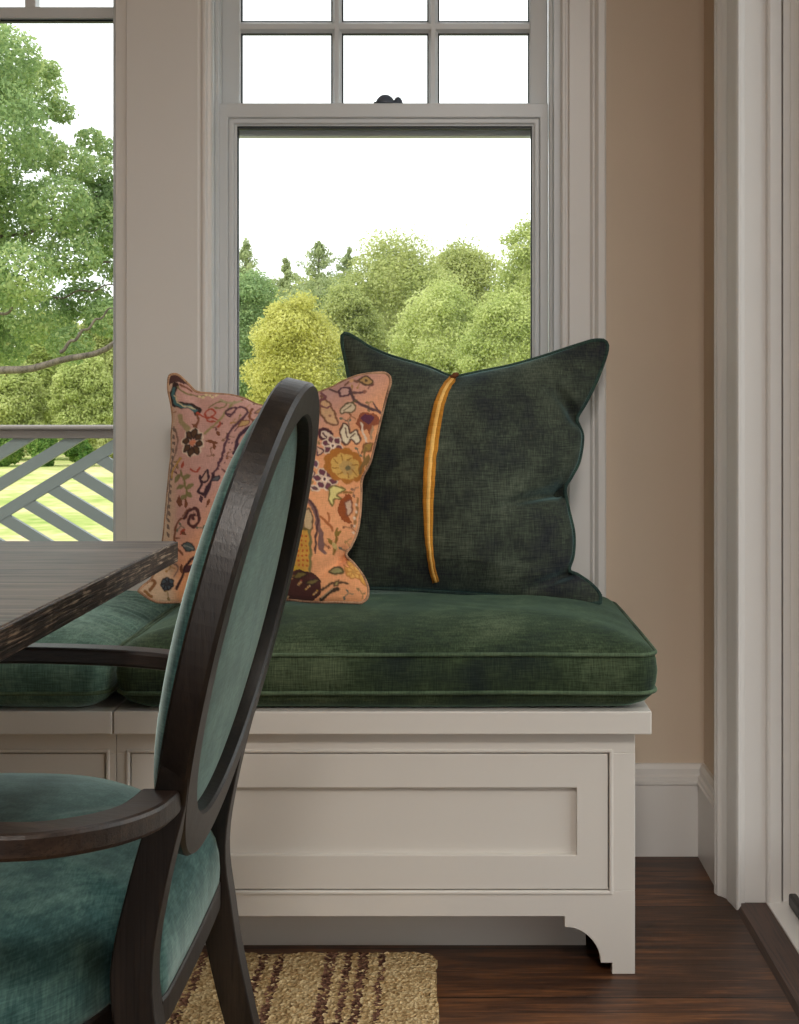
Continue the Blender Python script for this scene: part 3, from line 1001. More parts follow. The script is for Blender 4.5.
def embroidery(pt):
    n = len(pt)
    x, y = pt[:, 0].copy(), pt[:, 1].copy()
    x0_, y0_ = x.copy(), y.copy()
    # hand-stitched irregularity
    x += 0.45 * np.sin(y0_ * 0.55 + 2 * np.sin(x0_ * 0.21)) + 0.22 * np.sin(x0_ * 1.5 + y0_ * 1.1)
    y += 0.45 * np.sin(x0_ * 0.5 + 2 * np.sin(y0_ * 0.2)) + 0.22 * np.sin(y0_ * 1.4 - x0_ * 1.3)

    def L(c):
        return np.array(lin(c)[:3])
    # ground: dusty pink, running to apricot where the ground cloth changes at the lower right
    t = np.clip((x - 235) / 70 + (y - 480) / 60, 0, 1)[:, None]
    col = L((204, 158, 146)) * (1 - t) + L((230, 162, 114)) * t
    e = np.clip((176 + 6 - x) / 12, 0, 1)[:, None]
    col = col * (1 - e) + L((214, 184, 154)) * e

    def paint(mask, c, a=1.0):
        m = np.clip(mask, 0, 1)[:, None] * a
        col[:] = col * (1 - m) + L(c) * m

    def soft(d, w):
        return np.clip(w - d + 0.5, 0, 1)

    def dist_poly(pts, closed=False, smooth=True):
        q = catmull(pts, max(12, int(len(pts) * 7))) if smooth and len(pts) > 2 else np.array(pts, float)
        if closed:
            q = np.vstack([q, q[:1]])
        best = np.full(n, 1e9)
        for a, b in zip(q[:-1], q[1:]):
            ab = b - a
            l2 = max(1e-9, ab @ ab)
            tt = np.clip(((x - a[0]) * ab[0] + (y - a[1]) * ab[1]) / l2, 0, 1)
            best = np.minimum(best, np.hypot(x - a[0] - tt * ab[0], y - a[1] - tt * ab[1]))
        return best

    def inside(pts, smooth=True):
        q = catmull(list(pts) + [pts[0]], len(pts) * 8) if smooth else np.array(pts, float)
        ins = np.zeros(n, bool)
        j = len(q) - 1
        for i in range(len(q)):
            xi, yi, xj, yj = q[i, 0], q[i, 1], q[j, 0], q[j, 1]
            if yi != yj:
                c = ((yi > y) != (yj > y)) & (x < (xj - xi) * (y - yi) / (yj - yi) + xi)
                ins ^= c
            j = i
        return ins.astype(float)

    def line(pts, w, c, a=1.0):
        paint(soft(dist_poly(pts), w), c, a)

    def shape(pts, fill, edge=None, w=0.7):
        paint(inside(pts), fill)
        if edge:
            paint(soft(dist_poly(list(pts) + [pts[0]]), w), edge)

    def dot(cx_, cy_, r, c):
        paint(soft(np.hypot(x - cx_, y - cy_), r), c)

    def petals(cx_, cy_, r, k, fill, edge, mid, midr, ph=0.0, fat=0.42):
        for i in range(k):
            a = ph + 2 * PI * i / k
            ca, sa = math.cos(a), math.sin(a)
            o = [(cx_ + ca * r * 0.2 - sa * 0, cy_ + sa * r * 0.2), (cx_ + ca * r * 0.65 - sa * r * fat, cy_ + sa * r * 0.65 + ca * r * fat),
                 (cx_ + ca * r * 1.05, cy_ + sa * r * 1.05), (cx_ + ca * r * 0.65 + sa * r * fat, cy_ + sa * r * 0.65 - ca * r * fat)]
            shape(o, fill, edge, 0.6)
        dot(cx_, cy_, midr, mid)

    def leaf(ax, ay, bx_, by_, w, fill, edge=None):
        dx, dy = bx_ - ax, by_ - ay
        l = math.hypot(dx, dy)
        nx, ny = -dy / l, dx / l
        mx, my = (ax + bx_) / 2, (ay + by_) / 2
        shape([(ax, ay), (mx + nx * w, my + ny * w), (bx_, by_), (mx - nx * w, my - ny * w)], fill, edge, 0.6)

    DB, PL, BR, OL, TE, CR, RD, GD = (58, 40, 38), (92, 58, 70), (126, 76, 52), (128, 118, 74), (72, 110, 112), (226, 206, 160), (176, 76, 56), (196, 150, 72)
    W = (224, 200, 176)
    # small sprigs scattered over the ground
    rs = random.Random(5)
    for k in range(90):
        sx, sy = rs.uniform(168, 385), rs.uniform(384, 600)
        a = rs.uniform(0, 2 * PI)
        l = rs.uniform(5, 10)
        ex, ey = sx + l * math.cos(a), sy + l * math.sin(a)
        mx, my = (sx + ex) / 2 - 2.2 * math.sin(a), (sy + ey) / 2 + 2.2 * math.cos(a)
        c = rs.choice(((142, 104, 84), (150, 122, 84), (128, 84, 78), (176, 134, 84), (152, 98, 70), (116, 112, 96)))
        line([(sx, sy), (mx, my), (ex, ey)], 0.55, c, 0.9)
        leaf(mx, my, mx + 4 * math.cos(a + 1.2), my + 4 * math.sin(a + 1.2), 1.3, c)
        leaf(ex, ey, ex + 4 * math.cos(a - 0.7), ey + 4 * math.sin(a - 0.7), 1.4, c)
    # --- corner at upper left
    shape([(168, 372), (186, 374), (190, 386), (180, 383), (172, 384), (167, 386)], (86, 58, 54))
    line([(176, 386), (173, 398), (178, 406), (190, 408), (199, 412), (199, 416)], 3.2, DB)
    line([(174, 390), (174.5, 400), (180, 407), (190, 409), (197, 413)], 1.7, TE)
    line([(175, 396), (181, 406), (196, 411)], 0.5, CR)
    line([(178, 388), (184, 393), (192, 396), (200, 397), (212, 396)], 0.8, OL)
    for k in range(6):
        dot(200 + k * 3.4, 397 + 1.4 * math.sin(k * 2), 1.5, CR)
    line([(180, 385), (186, 388), (192, 392)], 0.9, BR)
    # --- curls and vine near the top
    line([(210, 410), (219, 405), (228, 404), (226, 410), (217, 411)], 0.8, OL)
    line([(199, 416), (206, 420), (213, 421), (217, 416), (212, 412), (207, 416), (210, 424), (217, 426)], 1.0, RD)
    line([(214, 421), (222, 426), (221, 432)], 1.0, RD)
    line([(236, 404), (230, 412), (222, 424), (214, 432), (208, 438)], 1.2, (156, 142, 96))
    line([(222, 402), (232, 406), (242, 403)], 1.0, (168, 158, 120))
    line([(228, 418), (236, 417), (237, 411), (231, 412), (228, 416), (232, 420), (240, 411), (247, 411), (249, 416)], 1.1, PL)
    line([(249, 416), (244, 424), (236, 432), (231, 442), (228, 454), (226, 464), (221, 476), (217, 481)], 1.2, PL)
    line([(249, 416), (243, 428), (238, 436)], 0.8, PL)
    line([(262, 420), (256, 428), (248, 436), (242, 442), (240, 452), (238, 460)], 1.7, (70, 46, 62))
    line([(254, 412), (251, 420), (256, 425), (264, 420)], 1.1, BR)
    leaf(240, 432, 252, 425, 3.2, (196, 160, 106), BR)
    leaf(256, 416, 268, 410, 3, (190, 150, 110), PL)
    for k in range(11):
        yy = 445 + k * 3.5
        dot(232 - (yy - 445) * 0.33 + 1.6 * math.sin(k * 1.7), yy, 1.0, PL)
        if k % 2:
            dot(237 - (yy - 445) * 0.33, yy + 1, 0.8, PL)
    # --- brown eight-petalled flower
    line([(198, 432), (200, 424), (199, 418)], 1.2, BR)
    leaf(194, 428, 200, 432, 2.5, BR)
    for i in range(8):
        a = 2 * PI * i / 8 + 0.2
        dot(195.5 + 7.6 * math.cos(a), 447 + 10.4 * math.sin(a), 5.0, W)
    for i in range(8):
        a = 2 * PI * i / 8 + 0.2
        leaf(195.5 + 3 * math.cos(a), 447 + 4 * math.sin(a), 195.5 + 10.6 * math.cos(a), 447 + 14.8 * math.sin(a), 3.2, (88, 62, 42), DB)
    dot(195.5, 447, 3.0, (206, 130, 96))
    leaf(208, 446, 222, 449, 1.8, BR)
    leaf(216, 447, 219, 457, 1.6, BR)
    leaf(219, 436, 223, 441, 2.0, BR)
    # left-hand vine
    line([(175, 428), (179, 440), (178, 452), (174, 462), (171, 480), (170, 500), (168, 520)], 0.9, (140, 108, 96))
    for yy in range(428, 535, 7):
        leaf(173 - (yy - 428) * 0.05, yy, 177 - (yy - 428) * 0.06, yy + 6, 1.5, (126, 104, 92))
    line([(181, 418), (184, 426), (190, 432)], 2.6, (150, 140, 92), 0.8)
    line([(183, 462), (176, 470), (173, 480)], 1.0, GD)
    leaf(184, 472, 187, 465, 1.6, RD)
    # olive sprig
    line([(183, 474), (187, 484), (190, 494), (190, 503)], 1.0, OL)
    for (ax, ay, bx_, by_) in ((184, 478, 178, 482), (186, 484, 194, 480), (188, 490, 180, 492), (190, 494, 197, 490), (190, 500, 184, 503), (190, 498, 195, 502), (178, 486, 181, 478)):
        leaf(ax, ay, bx_, by_, 2.0, (134, 126, 84), OL)
    line([(194, 474), (200, 478), (204, 474)], 0.9, RD)
    # outlined bird-like leaves in the middle
    line([(204, 482), (206, 490), (203, 497), (208, 501), (212, 494), (216, 488), (218, 482)], 1.5, (66, 42, 52))
    shape([(205, 486), (211, 477), (213, 485), (208, 489)], (196, 158, 140), (66, 42, 52), 1.2)
    line([(218, 484), (214, 494), (210, 503)], 1.3, (66, 42, 52))
    leaf(216, 488, 225, 484, 2.4, (96, 100, 104), (62, 50, 60))
    leaf(204, 502, 207, 508, 2.4, (80, 52, 60))
    # brown hanging leaves
    leaf(182, 499, 183, 511, 2.8, BR)
    leaf(189, 503, 190, 514, 1.9, BR)
    leaf(180, 506, 186, 510, 1.6, BR)
    leaf(211, 514, 214, 506, 1.8, BR)
    # big scrolling stem
    line([(190, 522), (183, 524), (178, 532), (177, 543), (180, 552), (186, 558)], 1.2, BR)
    line([(188, 522), (193, 516), (199, 514), (203, 519), (203, 527), (198, 532), (193, 529), (194, 522), (199, 520)], 1.6, (84, 46, 46))
    dot(197, 524, 2.0, (84, 46, 46))
    line([(186, 520), (194, 513)], 0.7, BR)
    leaf(183, 538, 189, 533, 2.4, RD)
    leaf(185, 535, 190, 540, 1.8, BR)
    line([(177, 541), (182, 541)], 0.8, BR)
    leaf(185, 548, 199, 554, 4.4, (84, 96, 96), (48, 44, 50))
    line([(187, 549), (197, 553)], 0.5, (150, 150, 140))
    line([(200, 560), (192, 566), (186, 574), (182, 584), (178, 590)], 1.4, (70, 42, 44))
    leaf(184, 566, 184, 576, 2.0, BR)
    leaf(186, 576, 197, 568, 3.0, (86, 52, 56))
    petals(168.5, 585, 6.6, 7, (76, 84, 92), (38, 34, 40), (60, 60, 66), 1.6, 0.3, 0.5)
    line([(176, 578), (180, 570), (174, 564)], 0.9, (140, 110, 100))
    line([(150, 590), (156, 583), (150, 580)], 1.6, (140, 96, 62))
    line([(145, 592), (152, 597)], 1.6, (150, 106, 66))
    # hidden behind the chair: repeat of the scroll
    petals(255, 470, 11, 8, (112, 78, 60), DB, (210, 140, 100), 3)
    line([(240, 500), (250, 510), (262, 505), (270, 520), (262, 540), (248, 548)], 1.3, PL)
    petals(245, 560, 10, 6, (86, 92, 96), DB, (200, 150, 110), 3)
    line([(270, 430), (284, 440), (292, 460), (286, 480)], 1.3, BR)
    # --- right-hand side
    line([(330, 390), (338, 394), (347, 392), (356, 396), (364, 394)], 1.3, (112, 78, 76))
    shape([(339, 393), (345, 389), (351, 392), (349, 398), (342, 399)], (206, 164, 152), (96, 62, 70), 1.0)
    dot(365, 394, 1.8, (150, 100, 84))
    shape([(358, 382), (366, 377), (373, 383), (366, 387)], (186, 150, 96), (98, 74, 58), 1.1)
    dot(366, 382, 1.5, (98, 74, 58))
    line([(345, 386), (352, 382), (358, 383)], 1.2, (132, 90, 70))
    dot(352, 382, 2.2, (216, 168, 120))
    line([(351, 394), (355, 403), (363, 408), (372, 411), (380, 413)], 1.5, (96, 70, 72))
    line([(374, 405), (377, 411)], 1.0, (96, 70, 72))
    shape([(341, 415), (346, 408), (353, 406), (356, 412), (352, 417), (346, 416), (342, 418)], (216, 196, 164), (110, 92, 66), 0.8)
    line([(345, 414), (352, 409)], 0.6, (110, 92, 66))
    line([(353, 406), (358, 404)], 1.0, (110, 92, 66))
    shape([(322, 398), (330, 406), (336, 418), (339, 428), (333, 430), (326, 424), (321, 414)], (214, 172, 130), (130, 88, 66), 1.0)
    dot(331, 420, 1.6, (160, 110, 90))
    line([(320, 404), (326, 400), (322, 394)], 1.4, (126, 74, 78))
    line([(321, 408), (327, 412), (331, 410)], 0.9, (126, 74, 78))
    # plum tulip with white lily
    shape([(357, 428), (360, 418), (368, 415), (378, 417), (380, 424), (374, 428), (371, 440), (368, 432), (362, 434)], (150, 84, 58))
    shape([(361, 421), (367, 417), (374, 419), (370, 427), (365, 425)], (98, 56, 74))
    line([(362, 426), (364, 436), (367, 444)], 1.0, W)
    line([(373, 428), (371, 440)], 1.0, (176, 140, 110))
    shape([(341, 438), (344, 429), (349, 430), (351, 437), (357, 434), (361, 443), (357, 447), (352, 444), (348, 449), (343, 445)], (226, 210, 178), (104, 70, 60), 1.0)
    line([(346, 433), (349, 442)], 0.7, (104, 70, 60))
    line([(356, 438), (352, 442)], 0.7, (104, 70, 60))
    # plum blossoms with white outlines
    shape([(321, 436), (327, 434), (333, 440), (329, 446), (323, 444)], (222, 200, 178), (84, 46, 54), 1.6)
    line([(325, 438), (328, 444)], 0.8, (84, 46, 54))
    petals(334, 451, 10, 6, (112, 66, 76), W, (240, 220, 200), 2.6, 0.3, 0.36)
    dot(334, 451, 1.3, (96, 56, 60))
    petals(327, 485, 11, 6, (112, 66, 76), W, (240, 220, 200), 2.6, 0.1, 0.36)
    dot(327, 485, 1.4, (96, 56, 60))
    shape([(318, 452), (325, 456), (320, 462)], (222, 186, 158), PL, 0.7)
    leaf(314, 466, 320, 474, 3.2, (112, 74, 92), W)
    leaf(312, 492, 322, 497, 2.4, (110, 78, 80), W)
    leaf(313, 486, 316, 478, 2.0, (222, 196, 170), PL)
    # golden rose
    for i in range(9):
        a = 2 * PI * i / 9
        dot(345 + 14 * math.cos(a), 469 + 11.5 * math.sin(a), 6.0, (176, 112, 50))
    for i in range(8):
        a = 2 * PI * i / 8 + 0.4
        dot(346 + 9 * math.cos(a), 470 + 7.5 * math.sin(a), 5.0, (214, 170, 92))
    for i in range(6):
        a = 2 * PI * i / 6
        dot(348 + 4.5 * math.cos(a), 471 + 4 * math.sin(a), 3.2, (196, 158, 96))
    dot(349, 471, 2.4, (120, 108, 76))
    for i in range(8):
        a = 2 * PI * i / 8 + 0.4
        line([(346 + 7 * math.cos(a), 470 + 6 * math.sin(a)), (346 + 12.5 * math.cos(a + 0.15), 470 + 10.5 * math.sin(a + 0.15))], 0.5, (150, 98, 44))
    leaf(362, 455, 373, 444, 3.4, (160, 128, 66), BR)
    leaf(364, 468, 370, 456, 2.6, (140, 106, 60))
    line([(366, 450), (364, 462), (360, 474)], 1.1, (132, 104, 62))
    # cream fish-tail leaf and russet frond
    shape([(331, 494), (337, 490), (346, 493), (338, 498), (343, 503), (336, 503), (334, 510), (331, 505)], (222, 206, 132), (122, 104, 56), 0.8)
    line([(345, 496), (352, 494)], 1.2, (150, 104, 54))
    shape([(346, 498), (352, 497), (352, 508), (349, 516), (352, 524), (345, 525), (340, 518), (340, 508)], (150, 78, 40))
    shape([(346, 505), (351, 502), (353, 512), (348, 518)], (206, 172, 146), (130, 76, 56), 0.8)
    line([(358, 500), (357, 515), (354, 528)], 1.0, (156, 112, 66))
    for k in range(5):
        dot(357 - k * 0.8, 506 + k * 7, 1.3, W)
    # grey-brown parrot outline
    line([(309, 506), (315, 512), (319, 520), (320, 530), (323, 540), (323, 552)], 2.4, (126, 94, 88))
    line([(311, 506), (318, 516), (320, 528), (318, 540), (317, 556)], 1.0, (88, 58, 58))
    line([(323, 540), (321, 550), (326, 555)], 1.8, (126, 94, 88))
    shape([(306, 518), (312, 515), (315, 524), (314, 534), (307, 536)], (196, 168, 128), (112, 86, 62), 0.8)
    line([(323, 522), (330, 528), (334, 534)], 1.2, (172, 100, 60))
    line([(330, 518), (331, 526)], 0.9, (172, 100, 60))
    shape([(302, 536), (312, 536), (312, 556), (311, 576), (304, 574), (296, 572), (298, 556)], (206, 154, 70), (112, 94, 52), 1.0)
    for k in range(22):
        dot(300 + (k % 3) * 4 + 0.4 * k * 0.1, 541 + (k // 3) * 4.6, 1.0, (184, 82, 40))
    line([(312, 536), (312.5, 556), (311, 578)], 1.2, (128, 118, 74))
    line([(294, 570), (300, 573), (306, 575)], 2.0, (206, 166, 60))
    # green-gold sprig
    line([(338, 532), (337, 544), (334, 556)], 1.2, (132, 100, 46))
    leaf(336, 540, 342, 534, 2.2, (140, 112, 52))
    leaf(334, 548, 329, 542, 2.0, (140, 112, 52))
    leaf(338, 552, 334, 545, 2.2, (196, 170, 110))
    # lower ear
    shape([(330, 573), (335, 568), (342, 570), (344, 574), (336, 576)], (150, 144, 98), (92, 80, 50), 1.0)
    for (ax, ay, bx_, by_) in ((346, 560, 356, 570), (344, 566, 354, 580), (350, 572, 362, 580), (356, 568, 366, 586)):
        leaf(ax, ay, bx_, by_, 2.4, (212, 160, 80), (176, 110, 60))
    petals(354, 573, 7, 7, (218, 170, 92), (190, 126, 66), (196, 146, 80), 2)
    line([(322, 592), (331, 586), (340, 584), (348, 585)], 1.0, (86, 64, 48))
    leaf(334, 588, 340, 582, 1.6, (172, 152, 96), (86, 64, 48))
    # dark dotted bed along the lower edge
    shape([(286, 578), (300, 573), (318, 578), (322, 590), (316, 600), (300, 603), (280, 602)], (76, 44, 40))
    for k in range(40):
        dot(285 + (k * 7.3) % 36, 577 + (k * 4.7) % 24, 0.8, ((196, 150, 60), (150, 60, 50), (206, 180, 140))[k % 3])
    leaf(294, 580, 308, 576, 2.6, (120, 104, 56), DB)
    leaf(306, 586, 320, 582, 2.2, (110, 96, 56), DB)
    line([(322, 600), (330, 594), (338, 590)], 2.0, (70, 54, 42))
    line([(322, 598), (333, 590)], 0.5, (170, 150, 120))
    # seams of the upper right, faint speckle
    return col


fp = thing('throw_pillow', 'pink and apricot linen pillow embroidered with flowers, between chair back and green pillow', 'pillow', P(255, 601, 2.37))
make_pillow(fp, FP_top, FP_right, FP_bot, FP_left, 2.53, 2.385, 0.062, 0.062, 300, 300, M['embro'], M['flpipe'], 0.0028,
            dents=((346, 556, 318, 578, 6, 0.028), (361, 480, 340, 500, 8, 0.010), (158, 566, 190, 580, 9, 0.012), (196, 393, 205, 420, 10, 0.008)),
            color_fn=embroidery, back_mat=M['flpipe'], seed=11.0)

# ------------------------------------------------------------------ dining table
tb = thing('dining_table', 'dark brown oak dining table with a light worn edge, corner in front of the window', 'table', (-1.35, 1.36, 0))
TX1, TX0, TY0, TY1, TZ = -0.3855, -2.1, 0.86, 1.843, 0.76
MB().box(TX0, TX1 - 0.004, TY0, TY1, TZ - 0.029, TZ).build('tabletop', M['table'], tb, bevel=0.0015)
MB().box(TX1 - 0.004, TX1, TY0, TY1, TZ - 0.029, TZ - 0.0008).build('table_edge', M['table_edge'], tb, bevel=0.001)
for xx in (-1.1, -1.65):
    lg = MB()
    lg.box(xx - 0.05, xx + 0.05, 1.05, 1.66, 0.015, 0.07)
    lg.prism([(1.20, 0.07), (1.52, 0.07), (1.44, 0.4), (1.58, TZ - 0.09), (1.14, TZ - 0.09), (1.28, 0.4)], 'X', xx - 0.04, xx + 0.04)
    lg.box(xx - 0.05, xx + 0.05, 1.0, 1.72, TZ - 0.09, TZ - 0.029)
    lg.build('leg', M['chair'], tb, bevel=0.006)
MB().box(-1.61, -1.14, 1.31, 1.41, 0.16, 0.22).build('stretcher', M['chair'], tb, bevel=0.004)

# ------------------------------------------------------------------ armchair
YC = 1.36
ch = thing('dining_armchair', 'dark oak oval-back armchair upholstered in teal velvet, in front of the bench', 'chair', (-0.48, YC, 0))
OC = Vector((-0.2000, YC, 0.7335))
OU = Vector((0.2334, 0, 0.9724)).normalized()
OV = Vector((0.02, 1, 0)).normalized()
ON = OV.cross(OU).normalized()       # towards the outside of the back (+X)
if ON.x < 0:
    ON = -ON
A, B = 0.2480, 0.232


def oval(th, k_out=0.0, off=0.0):
    """point of the oval; th=0 at the top, positive towards far side; k_out shrinks it"""
    return OC + OU * ((A - k_out) * math.cos(th)) + OV * ((B - k_out) * math.sin(th)) + ON * off


RT = 0.030            # ring thickness front to back


def ring_mesh():
    mb = MB()
    rings = []
    n = 128
    for i in range(n):
        th = 2 * PI * i / n
        w = 0.036 + 0.010 * max(0, -math.cos(th)) ** 3
        cross = []
        for (k, off) in ((0.0, -0.004), (0.003, 0.0), (w - 0.003, 0.0), (w, -0.003), (w, -RT + 0.003), (w - 0.003, -RT), (0.003, -RT), (0.0, -RT + 0.003)):
            cross.append(oval(th, k, off))
        rings.append(cross)
    mb.sweep(rings, closed=True)
    return mb


ring_mesh().build('back_frame', M['chair'], ch)


def pad_mesh(k0, base, bulge, power, sgn):
    """domed oval pad; base offset along ON at its rim"""
    mb = MB()
    n = 96
    rings = []
    for s in (1.0, 0.985, 0.96, 0.92, 0.85, 0.75, 0.6, 0.42, 0.22, 0.04):
        h = bulge * (1 - s ** power) ** 0.5
        ring = []
        for i in range(n):
            th = 2 * PI * i / n
            p = OC + OU * ((A - k0) * s * math.cos(th)) + OV * ((B - k0) * s * math.sin(th)) + ON * (base + sgn * h)
            ring.append(p)
        rings.append(ring)
    # closing back face
    rings.insert(0, [OC + OU * ((A - k0) * 0.97 * math.cos(2 * PI * i / n)) + OV * ((B - k0) * 0.97 * math.sin(2 * PI * i / n)) + ON * (base - sgn * 0.006) for i in range(n)])
    mb.sweep(rings)
    return mb


pad_mesh(0.026, -RT, 0.031, 3.0, -1).build('backrest', M['teal'], ch, smooth=True)
pad_mesh(0.034, -0.018, 0.008, 2.5, 1).build('back_panel', M['teal'], ch, smooth=True)


def sweep_rect(pts, w_y, t_x, yoff=None):
    """square section bar: pts = (rear x, y centre, z); w_y width along y, t_x depth along x (list or number)"""
    rings = []
    for i, (x, y, z) in enumerate(pts):
        w = w_y[i] if isinstance(w_y, (list, tuple)) else w_y
        t = t_x[i] if isinstance(t_x, (list, tuple)) else t_x
        rings.append([(x, y - w / 2, z), (x, y + w / 2, z), (x - t, y + w / 2, z), (x - t, y - w / 2, z)])
    return MB().sweep(rings)


stile = [(-0.176, 0.0145), (-0.208, 0.13), (-0.2335, 0.235), (-0.2505, 0.32), (-0.2585, 0.375), (-0.2645, 0.42), (-0.2630, 0.46), (-0.254, 0.51), (-0.245, 0.55), (-0.2345, 0.59), (-0.2255, 0.63), (-0.216, 0.67), (-0.2155, 0.675)]
sc = catmull(stile, 40)
for sgn in (-1, 1):
    pts = []
    ws, ts = [], []
    for (x, z) in sc:
        base = 0.172
        u = (z - 0.73) / 0.9724
        ov = B * math.sqrt(max(0, 1 - min(1, (u / A) ** 2)))
        yo = base + 0.012 * max(0, (0.3 - z) / 0.3)
        wid = 0.034 - 0.008 * max(0, (0.36 - z) / 0.36)
        if z > 0.5:
            # follow the oval where the leg merges with it
            y_merge = ov - 0.018
            k = min(1, (z - 0.5) / 0.09)
            yo = base * (1 - k) + max(base, y_merge) * k
        fade = max(0, (z - 0.61) / 0.06)
        yo -= 0.002 * min(1, fade)
        wid *= 1 - 0.5 * min(1, fade)
        pts.append((x + 0.02 * sgn * yo - 0.0005 - 0.004 * fade, YC + sgn * yo, z))
        ws.append(wid)
        ts.append(float(np.interp(z, [0, 0.36, 0.44, 0.53, 0.6, 0.68], [0.029, 0.038, 0.0385, 0.034, 0.031, 0.020])))
    sweep_rect(pts, ws, ts).build('leg', M['chair'], ch, bevel=0.002)

# seat outline in plan
so = [(-0.264, 0.0), (-0.265, 0.10), (-0.267, 0.145), (-0.275, 0.154), (-0.308, 0.157), (-0.322, 0.19), (-0.345, 0.235), (-0.39, 0.285), (-0.46, 0.32), (-0.56, 0.33), (-0.66, 0.315), (-0.735, 0.26), (-0.765, 0.16), (-0.772, 0.0)]
sh = catmull(so, 60)
outline = [(x, YC + y) for x, y in sh] + [(x, YC - y) for x, y in sh[-2:0:-1]]
SCX = -0.50


def seat_rings(prof):
    rings = []
    for s, z in prof:
        rings.append([(SCX + (x - SCX) * s, YC + (y - YC) * s, z) for x, y in outline])
    return rings


rl = seat_rings([(0.93, 0.372), (1.0, 0.372), (1.006, 0.374), (1.006, 0.397), (1.0, 0.40), (0.9, 0.40)])
MB().sweep(rl).build('seat_frame', M['chair'], ch)
sprof = [(0.9, 0.398), (0.995, 0.399), (1.002, 0.404), (1.004, 0.415), (1.0, 0.432), (0.983, 0.450), (0.95, 0.467), (0.9, 0.480), (0.82, 0.491), (0.7, 0.499), (0.5, 0.505), (0.25, 0.508), (0.02, 0.509)]
MB().sweep(seat_rings(sprof)).build('seat', M['teal'], ch, smooth=True)

# arms: bowed rail from the stile, with a support down to the seat frame
arm_c = [(-0.2600, 0.1885, 0.597), (-0.2610, 0.217, 0.5985), (-0.267, 0.258, 0.601), (-0.290, 0.306, 0.606), (-0.335, 0.349, 0.613), (-0.42, 0.362, 0.620), (-0.54, 0.350, 0.627), (-0.66, 0.325, 0.631), (-0.72, 0.305, 0.632)]
ac = catmull(arm_c, 48)
for sgn in (-1, 1):
    mb = MB()
    rings = []
    for i, (x, y, z) in enumerate(ac):
        tx, ty = ac[min(i + 1, 47)][:2] - ac[max(i - 1, 0)][:2]
        l = math.hypot(tx, ty)
        nx, ny = -ty / l, tx / l
        hw = 0.0185
        p = []
        for s_, dz in ((-1, 0.010), (1, 0.010), (1, -0.012), (-1, -0.012)):
            p.append((x + nx * hw * s_, YC + sgn * (y + ny * hw * s_), z + dz))
        rings.append(p)
    mb.sweep(rings)
    arm = mb.build('arm', M['arm'], ch, bevel=0.004, seg=2)
    sp = MB()
    rr = []
    for t_ in np.linspace(0, 1, 12):
        z = 0.365 + t_ * (0.622 - 0.365)
        x = -0.655 - 0.04 * t_ ** 2
        y = 0.305 + 0.008 * math.sin(PI * t_)
        rr.append([(x - 0.016, YC + sgn * (y - 0.014), z), (x + 0.016, YC + sgn * (y - 0.014), z), (x + 0.016, YC + sgn * (y + 0.014), z), (x - 0.016, YC + sgn * (y + 0.014), z)])
    sp.sweep(rr)
    sp.build('arm_support', M['chair'], ch, bevel=0.003)
    fl = MB()
    rings = []
    for z, r in ((0.0145, 0.011), (0.03, 0.014), (0.2, 0.018), (0.33, 0.021), (0.345, 0.025), (0.352, 0.021), (0.372, 0.024)):
        rings.append([(-0.705 + r * math.cos(a), YC + sgn * 0.25 + r * math.sin(a), z) for a in (2 * PI * k / 20 for k in range(20))])
    fl.sweep(rings)
    fl.build('leg', M['chair'], ch, smooth=True)

# ------------------------------------------------------------------ rug
rg = MB()
rx0, rx1, ry0, ry1 = -1.8, -0.021, 0.75, 2.234
nx_, ny_ = 330, 240
vs, fs = [], []
for j in range(ny_ + 1):
    for i in range(nx_ + 1):
        fx, fy = i / nx_, j / ny_
        x = rx0 + (rx1 - rx0) * (1 - (1 - fx) ** 1.6)
        y = ry0 + (ry1 - ry0) * (1 - (1 - fy) ** 1.6)
        ex = pnoise(Vector((0.3, y * 14, 0.2))) * 0.008 + pnoise(Vector((0.3, y * 60, 1.2))) * 0.004
        ey = pnoise(Vector((x * 14, 0.4, 0.2))) * 0.009 + pnoise(Vector((x * 60, 0.4, 1.7))) * 0.004
        # rounded corner
        x2, y2 = x + ex * fx ** 6, y + ey * fy ** 6
        cxr, cyr, r = rx1 - 0.03, ry1 - 0.03, 0.03
        if x2 > cxr and y2 > cyr:
            dx, dy = x2 - cxr, y2 - cyr
            m = max(dx, dy)
            l = math.hypot(dx, dy)
            if l > 0:
                x2, y2 = cxr + dx * m / l, cyr + dy * m / l
        rim = min(i, nx_ - i, j, ny_ - j)
        z = 0.011 if rim > 1 else (0.008 if rim == 1 else 0.001)
        if rim > 1:
            z += 0.0028 * abs(math.sin(x2 * 190 + 2.0 * math.sin(y2 * 90))) * (0.6 + 0.4 * math.sin(y2 * 260 + math.floor(x2 * 60.5) * 2.1)) + pnoise(Vector((x2 * 40, y2 * 40, 0))) * 0.0015
        vs.append((x2, y2, z))
for j in range(ny_):
    for i in range(nx_):
        a = j * (nx_ + 1) + i
        fs.append((a, a + 1, a + nx_ + 2, a + nx_ + 1))
rg.add(vs, fs)
rug = rg.build('rug', M['rug'], smooth=True)
tag(rug, 'natural braided jute rug with dark brown stripes on the wooden floor', 'rug')

